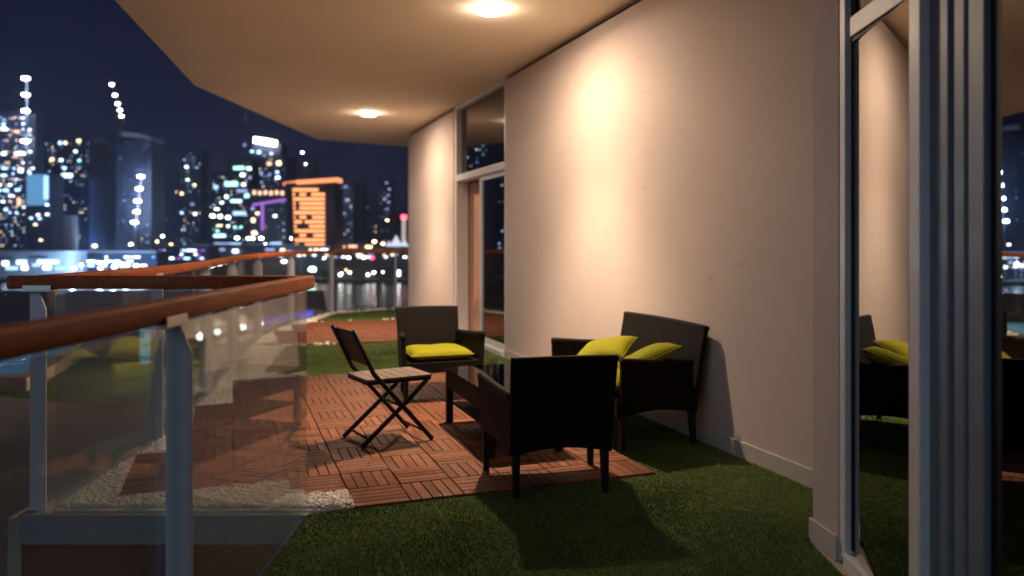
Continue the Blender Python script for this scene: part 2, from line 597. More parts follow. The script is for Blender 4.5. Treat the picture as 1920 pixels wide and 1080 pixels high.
# ---- near facade on the right: pier, fixed window, stacked sliding frames
def F(t, d=0.0):
    """near facade line; d is how far inside the facade plane"""
    return (1.27 + 0.0544 * t + d, t)
pier = thing('wall_pier', 'cream plastered pier end between the long wall and the near window', 'wall', (1.41, 3.72, 0), world=True)
MB().prism([(1.428, 3.72), (1.457, 3.50), (2.3, 3.48), (2.3, 3.74)], -0.03, CEIL - 0.004).build('pier_body', PLASTER, pier)
MB().prism([(1.412, 3.735), (1.443, 3.502), (1.454, 3.502), (1.425, 3.722), (1.425, 3.735)], -0.03, 0.085).build('skirting', SKIRT, pier, bevel=0.003)
win = thing('near_window', 'tall dark near window with steel frame reflecting the wall and sofa', 'window', (*F(3.2), 0), world=True)
def nb(name, t0, t1, d0, d1, z0, z1, mt, par=win, bevel=0.004):
    return MB().prism([F(t0, d0), F(t1, d0), F(t1, d1), F(t0, d1)], z0, z1).build(name, mt, par, bevel=bevel)
nb('stile', 3.43, 3.495, 0.0, 0.10, 0.0, CEIL - 0.006, FRAMEM)
nb('gasket', 3.385, 3.428, 0.024, 0.12, 0.05, CEIL - 0.006, GASKET)
nb('stile', 2.668, 2.752, -0.028, 0.026, 0.0, CEIL - 0.006, FRAMEM)
nb('transom_bar', 2.817, 3.384, 0.004, 0.09, HEADZ, HEADZ + 0.085, FRAMEM)
nb('gasket', 2.817, 3.384, 0.014, 0.09, HEADZ - 0.022, HEADZ - 0.002, GASKET)
nb('sill', 2.817, 3.428, -0.01, 0.12, -0.028, 0.035, FRAMEM)
# the casement stands slightly ajar, its far edge swung in
ajar = MB().prism([F(2.756, -0.026), F(3.380, 0.026), F(3.380, 0.034), F(2.756, -0.018)], 0.04, HEADZ - 0.024)
ajar.build('pane', MIRRORGLASS, win)
nb('pane', 2.817, 3.384, 0.034, 0.042, HEADZ + 0.087, CEIL - 0.008, WINGLASS, bevel=0)
slide = thing('sliding_door', 'bluish grey sliding door with stacked track frames at the right edge', 'door', (*F(2.5), 0), world=True)
nb('gasket', 2.688, 2.733, 0.03, 0.14, 0.0, CEIL - 0.006, GASKET, slide)
nb('track_frame', 2.545, 2.686, 0.006, 0.14, 0.0, CEIL - 0.006, FRAMEB, slide)
nb('gasket', 2.520, 2.543, 0.03, 0.14, 0.0, CEIL - 0.006, GASKET, slide)
nb('track_frame', 2.455, 2.518, 0.012, 0.14, 0.0, CEIL - 0.006, FRAMEB, slide)
nb('gasket', 2.425, 2.453, 0.035, 0.14, 0.0, CEIL - 0.006, GASKET, slide)
nb('track_frame', 2.335, 2.423, 0.008, 0.14, 0.0, CEIL - 0.006, FRAMEB, slide)
nb('gasket', 2.262, 2.333, 0.026, 0.14, 0.0, CEIL - 0.006, GASKET, slide)
nb('pane', -1.5, 2.260, 0.020, 0.028, 0.0, CEIL - 0.006, DOORGLASS, slide, bevel=0)
m = MB()
m.prism([F(3.6, 3.0), F(3.6, 3.1), F(-3, 3.1), F(-3, 3.0)], 0, CEIL - 0.004)
m.prism([F(-3, 0.16), F(3.45, 0.16), F(3.45, 2.98), F(-3, 2.98)], -0.028, 0.0)
m.prism([F(3.47, 0.70), F(3.47, 3.0), F(3.57, 3.0), F(3.57, 0.70)], 0, CEIL - 0.004)
m.prism([F(-3.1, 0.0), F(-3.1, 3.1), F(-3.0, 3.1), F(-3.0, 0.0)], 0, CEIL - 0.004)
tag(m.build('room_shell', DARKROOM), kind='structure')
wall_end = MB().prism([F(-1.5, 0.0), F(-1.5, 0.25), F(-4.0, 0.25), F(-4.0, 0.0)], -0.03, CEIL - 0.004).build('facade_wall', PLASTER)
tag(wall_end, 'plastered facade wall beside the sliding door, behind the viewer', 'wall')

# ------------------------------------------------------------------ floor finishes: deck tiles, turf, pebbles
TS = 0.30
RAILPOLY = [(-1.0, 4.14), (-2.42, 4.14)] + [(x + 0.07, y - (0.08 if y > 15 else 0)) for x, y in RAILC[1:]] + [(3.3, 17.6), W(A1, -0.5), W(4.0, -0.5)]
def rail_x(y):
    for (x0, y0), (x1, y1) in zip(RAILC[:6], RAILC[1:7]):
        if y0 <= y <= y1:
            return x0 + (x1 - x0) * (y - y0) / (y1 - y0)
    return -2.47 if y < 4.1 else -3.5
NS = 5
SW = TS / NS
tray_me = MB().box((0, 0, -0.020), (TS - 0.004, TS - 0.004, 0.012)).mesh('tile_tray', TILEBASE)
slat_mesh = None
def slat_me():
    m = MB()
    L, wd, h = TS - 0.008, SW - 0.0048, 0.016
    e = 0.0025
    z0, z1 = -0.0135, -0.0135 + h
    vv = [(-wd / 2, -L / 2, z0), (wd / 2, -L / 2, z0), (wd / 2, L / 2, z0), (-wd / 2, L / 2, z0),
          (-wd / 2, -L / 2, z1 - e), (wd / 2, -L / 2, z1 - e), (wd / 2, L / 2, z1 - e), (-wd / 2, L / 2, z1 - e),
          (-wd / 2 + e, -L / 2 + e, z1), (wd / 2 - e, -L / 2 + e, z1), (wd / 2 - e, L / 2 - e, z1), (-wd / 2 + e, L / 2 - e, z1)]
    ff = [(0, 1, 5, 4), (1, 2, 6, 5), (2, 3, 7, 6), (3, 0, 4, 7), (4, 5, 9, 8), (5, 6, 10, 9), (6, 7, 11, 10), (7, 4, 8, 11), (8, 9, 10, 11)]
    m.add(vv, ff)
    return m
SLAT_MB = slat_me()
SLAT_ME = SLAT_MB.mesh('slat', SLAT)
ALLTILES = []
def make_deck(name, a_start, na, jlist, parts_limit):
    deck = bpy.data.objects.new(name, None)
    COL.objects.link(deck)
    deck['kind'] = 'structure'
    deck.location = (*W(a_start, 1.0), 0)
    deck.rotation_euler = (0, 0, WALLROT)
    cells = []
    for i in range(na):
        for j in jlist(i):
            a, b = a_start + TS * (i + 0.5), 0.72 + TS * (j + 0.5)
            x, y = W(a, b)
            if y < 4.46 and x < -0.85:
                continue
            if x < rail_x(y) + 0.20:
                continue
            cells.append((y, i, j, a, b))
    cells.sort()
    rest = MB()
    for n, (y, i, j, a, b) in enumerate(cells):
        ALLTILES.append((a, b))
        t = bpy.data.objects.new('deck_tile', tray_me)
        COL.objects.link(t)
        t.parent = deck
        # local frame of the deck: x = -b direction (towards the wall), y = a direction
        t.location = (-(b - 1.0), a - a_start, random.uniform(-0.0015, 0.0015))
        turn = R(90) if (i + j) % 2 else 0.0
        t.rotation_euler = (random.uniform(-.003, .003), random.uniform(-.003, .003), turn + random.uniform(-.006, .006))
        for k in range(NS):
            off = (k - (NS - 1) / 2) * SW
            if n * NS + k < parts_limit:
                s = inst('slat', SLAT_ME, t, (off + random.uniform(-.0008, .0008), random.uniform(-.001, .001), random.uniform(-.001, .001)))
            else:
                c, s_ = math.cos(turn), math.sin(turn)
                bx, by = -(b - 1.0), a - a_start
                dz = random.uniform(-0.001, 0.001)
                rest.add([(bx + c * (p[0] + off) - s_ * p[1], by + s_ * (p[0] + off) + c * p[1], p[2] + dz) for p in SLAT_MB.v], SLAT_MB.f)
    if rest.v:
        tag(rest.build('slats', SLAT, deck), kind='stuff')
    return deck
make_deck('wood_deck', 5.30, 14, lambda i: range(-2 if i >= 11 else 0, 12), 300)
make_deck('wood_deck', 12.05, 10, lambda i: range(-2, 12), 0)

def in_tile(x, y):
    a = (x - 3.34) * UX + y * UY
    b = -(x - 3.34) * UY + y * UX
    for (ta, tb) in ALLTILES:
        if abs(a - ta) < TS / 2 + 0.004 and abs(b - tb) < TS / 2 + 0.004:
            return True
    return False

# turf sheets
def turf(name, poly, dens, far=1.0):
    o = MB().prism(poly, -0.028, -0.012).build(name, TURFBASE)
    tag(o, kind='structure')
    P = np.array(poly)
    mn, mx = P.min(0), P.max(0)
    area = (mx[0] - mn[0]) * (mx[1] - mn[1])
    n = int(area * dens)
    pts = rng.uniform(mn, mx, (n, 2))
    # vectorised inside test
    ins = np.zeros(n, bool)
    j = len(P) - 1
    for i in range(len(P)):
        c = ((P[i, 1] > pts[:, 1]) != (P[j, 1] > pts[:, 1])) & (pts[:, 0] < (P[j, 0] - P[i, 0]) * (pts[:, 1] - P[i, 1]) / (P[j, 1] - P[i, 1] + 1e-12) + P[i, 0])
        ins ^= c
        j = i
    pts = pts[ins]
    # rolls of turf meet in seams that run along the wall direction
    bb = -(pts[:, 0] - 3.34) * UY + pts[:, 1] * UX
    aa = (pts[:, 0] - 3.34) * UX + pts[:, 1] * UY
    seam = np.abs(((bb - 0.62 + 0.004 * np.sin(aa * 5)) % 1.0) - 0.5)
    pts = pts[seam > 0.0045 + 0.003 * np.sin(aa * 9)]
    n = len(pts)
    trod = 0.5 + 0.5 * np.sin(pts[:, 0] * 4.1 + 1.3 * np.sin(pts[:, 1] * 2.7)) * np.sin(pts[:, 1] * 3.3 + 1.1 * np.sin(pts[:, 0] * 3.9))
    ang = rng.uniform(0, 2 * np.pi, n)
    hgt = rng.uniform(0.006, 0.013, n) * (0.55 + 0.6 * trod)
    wd = rng.uniform(0.0022, 0.004, n) * far
    lean = rng.uniform(0.2, 1.0, n) * 0.010
    la = rng.normal(0.6 + 2.2 * trod, 1.3, n)
    v = np.zeros((n, 3, 3))
    v[:, 0, 0] = pts[:, 0] - np.cos(ang) * wd
    v[:, 0, 1] = pts[:, 1] - np.sin(ang) * wd
    v[:, 1, 0] = pts[:, 0] + np.cos(ang) * wd
    v[:, 1, 1] = pts[:, 1] + np.sin(ang) * wd
    v[:, 2, 0] = pts[:, 0] + np.cos(la) * lean
    v[:, 2, 1] = pts[:, 1] + np.sin(la) * lean
    v[:, :2, 2] = -0.013
    v[:, 2, 2] = -0.012 + hgt
    me = bpy.data.meshes.new('turf_blades')
    me.vertices.add(n * 3)
    me.vertices.foreach_set('co', v.reshape(-1))
    me.loops.add(n * 3)
    me.loops.foreach_set('vertex_index', np.arange(n * 3, dtype=np.int32))
    me.polygons.add(n)
    me.polygons.foreach_set('loop_start', np.arange(0, n * 3, 3, dtype=np.int32))
    me.polygons.foreach_set('loop_total', np.full(n, 3, dtype=np.int32))
    me.update()
    me.validate()
    me.materials.append(BLADE)
    b = bpy.data.objects.new('turf_blades', me)
    COL.objects.link(b)
    return b
NEAR_TURF = [(-1.05, 0.6), (-1.05, 4.06), W(5.295, 2.52), W(5.295, 0.715), W(8.595, 0.715), W(8.595, 0.018), W(4.2, 0.018), (1.9, 3.78), (1.40, 3.72), (1.40, 3.4), F(2.8, -0.02), F(0.6, -0.02)]
b_ = turf('near_turf', NEAR_TURF, 14000)
tag(b_, 'dark green artificial turf blades of the near floor', 'turf', kind='stuff')
MID_TURF = [W(9.505, 0.018), W(12.045, 0.018), (rail_x(10.4) + 0.5, 10.45), (rail_x(8.4) + 0.45, 8.38), W(9.505, 2.5)]
b_ = turf('middle_turf', MID_TURF, 4500, 1.6)
tag(b_, 'bright green artificial turf strip beyond the first wood deck', 'turf', kind='stuff')
FAR_TURF = [W(15.06, 0.02), W(15.55, 0.02), (-1.3, 16.6), (-2.44, 16.2), (-3.42, 15.3), (-3.5, 13.7), W(15.06, 1.6)]
b_ = turf('far_turf', FAR_TURF, 1500, 2.0)
tag(b_, 'small patch of green turf at the far end of the terrace', 'turf', kind='stuff')

# pebbles between the tiles, the turf and the glass
ico_v, ico_f = [], []
ph = (1 + 5 ** 0.5) / 2
for p in ((-1, ph, 0), (1, ph, 0), (-1, -ph, 0), (1, -ph, 0), (0, -1, ph), (0, 1, ph), (0, -1, -ph), (0, 1, -ph), (ph, 0, -1), (ph, 0, 1), (-ph, 0, -1), (-ph, 0, 1)):
    ico_v.append(np.array(p) / math.sqrt(1 + ph * ph))
ico_v = np.array(ico_v)
ico_f = [(0, 11, 5), (0, 5, 1), (0, 1, 7), (0, 7, 10), (0, 10, 11), (1, 5, 9), (5, 11, 4), (11, 10, 2), (10, 7, 6), (7, 1, 8), (3, 9, 4), (3, 4, 2), (3, 2, 6), (3, 6, 8), (3, 8, 9), (4, 9, 5), (2, 4, 11), (6, 2, 10), (8, 6, 7), (9, 8, 1)]
PB_V, PB_F = [], []
def pebbles(n, xr, yr, smin, smax):
    for _ in range(n):
        x, y = random.uniform(*xr), random.uniform(*yr)
        if y < 4.16 or x < rail_x(y) + 0.06 or not inside(RAILPOLY, x, y):
            continue
        if in_tile(x, y) or inside(NEAR_TURF, x, y) or inside(MID_TURF, x, y) or inside(FAR_TURF, x, y):
            continue
        s = random.uniform(smin, smax)
        sc = np.array([s, s * random.uniform(.7, 1), s * random.uniform(.5, .8)])
        q = Matrix.Rotation(random.uniform(0, 6.28), 3, 'Z') @ Matrix.Rotation(random.uniform(-.5, .5), 3, 'X')
        v = (ico_v * sc * (1 + rng.uniform(-.12, .12, (12, 1)))) @ np.array(q).T
        z = -0.02 + s * 0.4 + random.uniform(0, 0.016)
        o = len(PB_V) * 12
        PB_V.append(v + np.array([x, y, z]))
        PB_F.extend([(a + o, b + o, c + o) for a, b, c in ico_f])
pebbles(34000, (-2.6, -0.75), (4.16, 6.4), 0.009, 0.019)
pebbles(10000, (-3.3, -1.9), (6.4, 9.0), 0.014, 0.024)
pebbles(5000, (-3.85, -2.2), (9.0, 13.8), 0.024, 0.038)
pebbles(2500, (-3.9, -1.0), (13.8, 16.8), 0.028, 0.042)
tag(MB().prism(RAILPOLY[:-3] + [W(15.2, 1.2), W(10.0, 2.2), W(5.32, 1.2)], -0.029, -0.0185).build('pebble_base', PEBBLE), kind='structure')  # white sheet added under the stones to brighten the bed
me = bpy.data.meshes.new('pebble_bed')
me.from_pydata(np.concatenate(PB_V).tolist(), [], PB_F)
me.materials.append(PEBBLE)
me.polygons.foreach_set('use_smooth', [True] * len(me.polygons))
pb = bpy.data.objects.new('pebble_bed', me)
COL.objects.link(pb)
tag(pb, 'white pebbles filling the edge along the glass railing', 'pebbles', kind='stuff')

# ------------------------------------------------------------------ glass railings
RT, RB = 1.22, 1.15
def rail_profile(wd=0.072):
    pr = []
    zc, hh = (RT + RB) / 2, (RT - RB) / 2
    for k in range(16):
        t = 2 * math.pi * k / 16
        c, s = math.cos(t), math.sin(t)
        pr.append((wd / 2 * math.copysign(abs(c) ** 0.38, c), zc + hh * math.copysign(abs(s) ** 0.38, s)))
    return pr[::-1]
def fin_post(parent, x, y, dirx, diry, name='post'):
    """flat plate standing across the rail; (dirx,diry) points to the wide side, top cut on a slant"""
    m = MB()
    d = Vector((dirx, diry, 0)).normalized()
    s = Vector((-d.y, d.x, 0))
    prof = [(-0.018, -0.30), (0.064, -0.30), (0.064, 1.045), (0.022, 1.148), (-0.018, 1.148)]
    vv = []
    for sg in (-0.007, 0.007):
        for (a, z) in prof:
            p = Vector((x, y, z)) + d * a + s * sg
            vv.append(p)
    n = len(prof)
    ff = [tuple(range(n)), tuple(range(2 * n - 1, n - 1, -1))] + [(i, i + n, (i + 1) % n + n, (i + 1) % n) for i in range(n)]
    m.add(vv, ff)
    return m.build(name, POSTM, parent, bevel=0.002)
def clip(parent, x, y, dx, dy):
    """steel bracket plate between post and handrail; (dx,dy) along the rail"""
    m = MB()
    M = Matrix.Rotation(math.atan2(dy, dx), 3, 'Z')
    m.box((x, y, RB - 0.008), (0.15, 0.080, 0.012), M)
    p = Vector((-dy, dx, 0)).normalized()
    for sg in (-1, 1):
        c = Vector((x, y, RB + 0.006)) + p * sg * 0.041
        m.box(c, (0.15, 0.006, 0.030), M)
    return m.build('bracket', STEEL, parent, bevel=0.002)
def pane(parent, p, q, mt, gap=0.012, z0=0.0, z1=RB - 0.012, th=0.012, off=0.0):
    p, q = Vector((*p, 0)), Vector((*q, 0))
    d = (q - p).normalized()
    s = Vector((-d.y, d.x, 0)) * off
    m = MB()
    m.bar(p + d * gap + s + Vector((0, 0, (z0 + z1) / 2)), q - d * gap + s + Vector((0, 0, (z0 + z1) / 2)), th, z1 - z0)
    return m.build('glass_panel', mt, parent)

ra = thing('glass_railing', 'near glass railing with orange wood handrail and grey fin post', 'railing', (-1.07, 2.4, 0), world=True)
XA = -1.075
MB().sweep([(XA, -3.5, 0), (XA, 0.5, 0), (XA, 2.4, 0), (XA, 4.13, 0)], rail_profile()).build('handrail', RAILWOOD, ra, smooth=True)
for yy in (-0.4, 2.42):
    fin_post(ra, XA - 0.0, yy + 0.06, 1, 0)
    clip(ra, XA, yy, 0, 1)
for y0, y1 in ((-3.2, -0.4), (-0.4, 2.42), (2.42, 4.10)):
    pane(ra, (XA, y0), (XA, y1), RAILGLASS, gap=0.016, z0=-0.10)
rb = thing('glass_railing', 'short glass railing with shaded brown handrail crossing behind the near one', 'railing', (-1.8, 4.1, 0), world=True)
MB().sweep([(-1.125, 4.10, 0), (-1.8, 4.10, 0), (-2.62, 4.10, 0)], rail_profile()).build('handrail', RAILWOOD, rb, smooth=True)
fin_post(rb, -2.50, 4.10, 1, 0.02)
clip(rb, -2.46, 4.10, 1, 0)
pane(rb, (-1.10, 4.10), (-2.40, 4.10), RAILGLASS)
rc = thing('glass_railing', 'long curved glass railing with bright orange handrail round the terrace edge', 'railing', (-3.0, 9.0, 0), world=True)
def smooth_path(pts, n=5):
    out = []
    P = [Vector(p) for p in pts]
    for i in range(len(P) - 1):
        p0, p1, p2, p3 = P[max(i - 1, 0)], P[i], P[i + 1], P[min(i + 2, len(P) - 1)]
        for k in range(n):
            t = k / n
            out.append(0.5 * ((2 * p1) + (p2 - p0) * t + (2 * p0 - 5 * p1 + 4 * p2 - p3) * t * t + (3 * p1 - p0 - 3 * p2 + p3) * t ** 3))
    out.append(P[-1])
    return out
rp = [(x, y, 0) for x, y in [(-2.50, 4.18)] + RAILC[1:]]
MB().sweep(smooth_path(rp), rail_profile()).build('handrail', RAILWOOD, rc, smooth=True)
for i, (x, y) in enumerate(RAILC[1:-1], 1):
    px, py = RAILC[i - 1]
    qx, qy = RAILC[i + 1]
    dx, dy = qx - px, qy - py
    fin_post(rc, x, y, dy, -dx)
    clip(rc, x, y, dx, dy)
for i in range(len(RAILC) - 1):
    pane(rc, RAILC[i] if i else (-2.50, 4.20), RAILC[i + 1], FARGLASS, gap=0.02)

# ------------------------------------------------------------------ downlights
def downlight(x, y, label, power):
    t = thing('downlight', label, 'downlight', (x, y, CEIL), group='recessed ceiling downlights')
    MB().lathe([(0.138, -0.001), (0.146, -0.001), (0.148, -0.004), (0.146, -0.006), (0.138, -0.005)], 32).build('trim_ring', WHITEPL, t, smooth=True)
    MB().lathe([(0.137, -0.004), (0.130, -0.026), (0.102, -0.042), (0.06, -0.051), (0.015, -0.054)], 32).build('diffuser', DIFFUSER, t, smooth=True)  # dome bulged and widened to stand in for the lamp's glare
    l = bpy.data.lights.new('downlight_lamp', 'POINT')
    l.energy = power
    l.color = (1.0, 0.73, 0.50)
    l.shadow_soft_size = 0.06
    # photometric curve of the fixture: strongest straight down, weak towards the ceiling
    l.use_nodes = True
    ln = l.node_tree
    em = next(n for n in ln.nodes if n.type == 'EMISSION')
    tcn = ln.nodes.new('ShaderNodeTexCoord')
    sep = ln.nodes.new('ShaderNodeSeparateXYZ')
    ab = ln.nodes.new('ShaderNodeMath')
    ab.operation = 'MULTIPLY'
    ab.inputs[1].default_value = -1.0
    cv = ln.nodes.new('ShaderNodeFloatCurve')
    c = cv.mapping.curves[0]
    pts = [(0.0, 0.006), (0.10, 0.04), (0.30, 0.105), (0.50, 0.185), (0.64, 0.225), (0.74, 0.30), (0.84, 0.58), (0.90, 0.82), (1.0, 1.0)]
    c.points[0].location = pts[0]
    c.points[1].location = pts[-1]
    for p in pts[1:-1]:
        c.points.new(*p)
    cv.mapping.update()
    ln.links.new(tcn.outputs['Normal'], sep.inputs[0])
    ln.links.new(sep.outputs[2], ab.inputs[0])
    ab.use_clamp = True
    ln.links.new(ab.outputs[0], cv.inputs['Value'])
    ln.links.new(cv.outputs[0], em.inputs['Strength'])
    lo = bpy.data.objects.new('downlight_lamp', l)
    COL.objects.link(lo)
    lo.parent = t
    lo.location = (0, 0, -0.13)
    return t
downlight(-0.18, 6.74, 'bright round downlight in the ceiling above the seating', 660)
downlight(-2.23, 12.22, 'bright round downlight farther along the ceiling towards the city', 630)

# ------------------------------------------------------------------ furniture
def cushion_mesh(wx, wy, th, sag=0.0, puff=2.2, n=14, name='cushion', piping=False):
    m = MB()
    vv, ff = [], []
    for sgn in (1, -1):
        o = len(vv)
        for j in range(n + 1):
            for i in range(n + 1):
                u, v = -1 + 2 * i / n, -1 + 2 * j / n
                # slightly pinched sides
                px = wx / 2 * u * (1 - 0.05 * (1 - abs(v) ** 2) * abs(u) ** 3 * (1 if th > 0.1 else 0.3))
                py = wy / 2 * v * (1 - 0.05 * (1 - abs(u) ** 2) * abs(v) ** 3 * (1 if th > 0.1 else 0.3))
                e = max(0.0, (1 - abs(u) ** puff)) * max(0.0, (1 - abs(v) ** puff))
                e = e ** 0.38
                z = sgn * (th / 2) * (0.18 + 0.82 * e) - sag * (1 - u * u) * (1 - v * v)
                z += sgn * 0.004 * math.sin(7 * u + 3 * v) * e
                vv.append((px, py, z))
        for j in range(n):
            for i in range(n):
                a, b, c, d = o + j * (n + 1) + i, o + j * (n + 1) + i + 1, o + (j + 1) * (n + 1) + i + 1, o + (j + 1) * (n + 1) + i
                ff.append((a, b, c, d) if sgn > 0 else (d, c, b, a))
    N = (n + 1) ** 2
    g = lambda i, j: j * (n + 1) + i
    for k in range(n):
        ff.append((g(k, 0), N + g(k, 0), N + g(k + 1, 0), g(k + 1, 0)))
        ff.append((g(k + 1, n), N + g(k + 1, n), N + g(k, n), g(k, n)))
        ff.append((g(0, k + 1), N + g(0, k + 1), N + g(0, k), g(0, k)))
        ff.append((g(n, k), N + g(n, k), N + g(n, k + 1), g(n, k + 1)))
    m.add(vv, ff)
    return m

def wicker_seat(name, label, cat, loc, rz, bw, fw, group=None, back_h=0.76, arm_h=0.575, depth=0.56):
    """local frame: +y is where the sitter looks; bw/fw = width at the back/front"""
    t = thing(name, label, cat, loc, rz, group)
    yb, yf = -depth / 2, depth / 2
    def back(u, v):
        x = (u - 0.5) * (bw + 0.02 * v)
        zb = 0.228 + 0.035 * math.sin(math.pi * u)
        z = zb + (back_h - zb) * v - 0.006 * (2 * u - 1) ** 2 * v
        y = yb - 0.005 - 0.085 * v ** 1.3 + 0.02 * (1 - (2 * u - 1) ** 2) * -v
        return (x, y, z), (0, 1, 0.15)
    bk = MB().sheet(back, 18, 12, 0.036).build('backrest', WICKER, t, smooth=False, bevel=0.006)
    rim = [(back(i / 18, 1.0)[0][0], back(i / 18, 1.0)[0][1], back(i / 18, 1.0)[0][2]) for i in range(19)]
    MB().tube(rim, 0.021, 8).build('rim', WICKER, bk, smooth=True)
    for sg in (-1, 1):
        def arm(u, v, sg=sg):
            y = yb + 0.012 + u * (depth - 0.012)
            x = sg * ((bw / 2 - 0.02) + ((fw - bw) / 2) * u)
            top = arm_h - 0.035 * (1 - u) ** 1.5 - 0.012 * math.sin(math.pi * u)
            zb = 0.23 + 0.03 * math.sin(math.pi * u)
            xx = x + sg * 0.02 * v * u
            return (xx, y, zb + (top - zb) * v), (sg, 0, 0)
        am = MB().sheet(arm, 14, 8, 0.04).build('armrest', WICKER, t, bevel=0.006)
        MB().tube([arm(i / 14, 1.0)[0] for i in range(15)], 0.026, 8).build('arm_rim', WICKER, am, smooth=True)
    # seat frame and front apron
    ex = fw / 2 - 0.03
    bx = bw / 2 - 0.03
    MB().prism([(-bx, yb + 0.02), (bx, yb + 0.02), (ex, yf - 0.012), (-ex, yf - 0.012)], 0.29, 0.345).build('seat_frame', WICKER, t, bevel=0.006)
    def apron(u, v):
        zb = 0.215 + 0.04 * math.sin(math.pi * u)
        return ((u - 0.5) * (2 * ex - 0.01), yf - 0.004, zb + (0.342 - zb) * v), (0, 1, 0)
    MB().sheet(apron, 16, 4, 0.03).build('apron', WICKER, t)
    # legs
    for sx, yy, hx, hh in ((-1, yb + 0.01, bw / 2 - 0.035, 0.26), (1, yb + 0.01, bw / 2 - 0.035, 0.26), (-1, yf - 0.025, fw / 2 - 0.03, 0.30), (1, yf - 0.025, fw / 2 - 0.03, 0.30)):
        m = MB()
        vv = []
        for z, s in ((0.0, 0.017), (hh, 0.023)):
            for (cx_, cy_) in ((-1, -1), (1, -1), (1, 1), (-1, 1)):
                vv.append((sx * hx + cx_ * s, yy + cy_ * s - (0.02 * (1 - z / hh) if yy < 0 else 0), z - 0.0))
        m.add(vv, [(0, 3, 2, 1), (4, 5, 6, 7), (0, 1, 5, 4), (1, 2, 6, 5), (2, 3, 7, 6), (3, 0, 4, 7)])
        m.build('leg', WICKERLEG, t, bevel=0.004)
    return t

def put_cushion(name, label, cat, mb, loc, rot, group=None, pipe=None):
    o = mb.build(name, YELLOW, None, smooth=True)
    o.rotation_mode = 'XYZ'
    o.location = loc
    o.rotation_euler = rot
    tag(o, label, cat, group)
    if pipe:
        px_, py_ = pipe
        loop = []
        for (ax, ay, bx, by) in ((-1, -1, 1, -1), (1, -1, 1, 1), (1, 1, -1, 1), (-1, 1, -1, -1)):
            for k in range(10):
                u, v = ax + (bx - ax) * k / 10, ay + (by - ay) * k / 10
                f = 0.05 if px_ < 0.5 else 0.015
                loop.append((px_ / 2 * u * (1 - f * (1 - v * v) * abs(u) ** 3), py_ / 2 * v * (1 - f * (1 - u * u) * abs(v) ** 3), 0))
        loop.append(loop[0])
        MB().tube(loop, 0.0055, 6, cap=False).build('piping', YELLOW, o, smooth=True)
    s = o.modifiers.new('smooth', 'SUBSURF')
    s.levels = 1
    s.render_levels = 1
    return o

def rel(loc, rz, p):
    c, s = math.cos(rz), math.sin(rz)
    return (loc[0] + c * p[0] - s * p[1], loc[1] + s * p[0] + c * p[1], loc[2] + p[2])

# near armchair, back to the camera
N_LOC, N_RZ = (0.215, 4.60, 0.003), R(11)
wicker_seat('wicker_armchair', 'black wicker armchair nearest the viewer, seen from behind', 'armchair', N_LOC, N_RZ, 0.575, 0.72, 'black wicker seats')
put_cushion('seat_cushion', 'yellow seat cushion mostly hidden behind the near armchair back', 'cushion', cushion_mesh(0.53, 0.50, 0.125, puff=8), rel(N_LOC, N_RZ, (0, 0.01, 0.412)), (0, 0, N_RZ), 'yellow seat cushions', (0.53, 0.50))
# far armchair, facing the camera
F_LOC, F_RZ = (-0.685, 7.10, 0.003), R(199)
wicker_seat('wicker_armchair', 'black wicker armchair facing the viewer behind the folding chair', 'armchair', F_LOC, F_RZ, 0.575, 0.72, 'black wicker seats')
put_cushion('seat_cushion', 'flat yellow seat cushion on the armchair that faces the viewer', 'cushion', cushion_mesh(0.555, 0.50, 0.095, puff=8), rel(F_LOC, F_RZ, (0, 0.015, 0.397)), (0, 0, F_RZ), 'yellow seat cushions', (0.555, 0.50))
# two-seat sofa along the wall
S_RZ = R(109.8)
sx_, sy_ = W(6.34, 0.43)
S_LOC = (sx_, sy_, 0.003)
wicker_seat('wicker_sofa', 'black wicker two seat sofa with its back to the cream wall', 'sofa', S_LOC, S_RZ, 1.16, 1.18, 'black wicker seats', back_h=0.80, arm_h=0.60, depth=0.57)
put_cushion('seat_cushion', 'long yellow seat cushion on the sofa', 'cushion', cushion_mesh(1.08, 0.51, 0.135, puff=8, n=18), rel(S_LOC, S_RZ, (0, 0.035, 0.432)), (0, 0, S_RZ), 'yellow seat cushions', (1.08, 0.51))
pl = cushion_mesh(0.42, 0.42, 0.13)
def pillow(label, p, tiltx, spin, turn):
    M = Matrix.Rotation(S_RZ, 4, 'Z') @ Matrix.Rotation(turn, 4, 'Z') @ Matrix.Rotation(tiltx, 4, 'X') @ Matrix.Rotation(spin, 4, 'Z')
    return put_cushion('throw_pillow', label, 'pillow', pl, rel(S_LOC, S_RZ, p), M.to_euler(), 'yellow throw pillows', (0.42, 0.42))
pillow('yellow throw pillow leaning in the middle of the sofa, corner up', (0.20, 0.01, 0.560), R(-17), R(42), R(4))
pillow('yellow throw pillow propped against the near arm of the sofa', (-0.36, -0.03, 0.575), R(-24), R(18), R(-30))

# coffee table
T_LOC, T_RZ = (-0.085, 5.66, 0.003), WALLROT
tb = thing('coffee_table', 'low black wicker coffee table with a dark glass top', 'table', T_LOC, T_RZ)
tw, tl, th = 0.54, 1.08, 0.42
for sx in (-1, 1):
    for sy in (-1, 1):
        MB().box((sx * (tw / 2 - 0.03), sy * (tl / 2 - 0.03), 0.205), (0.05, 0.05, 0.41)).build('leg', WICKERLEG, tb, bevel=0.004)
for sx in (-1, 1):
    MB().box((sx * (tw / 2 - 0.022), 0, 0.335), (0.03, tl - 0.112, 0.13)).build('apron', WICKER, tb, bevel=0.005)
for sy in (-1, 1):
    MB().box((0, sy * (tl / 2 - 0.022), 0.335), (tw - 0.112, 0.03, 0.13)).build('apron', WICKER, tb, bevel=0.005)
MB().box((0, 0, 0.4165), (tw, tl, 0.008)).build('glass_top', TABLEGLASS, tb, bevel=0.002)
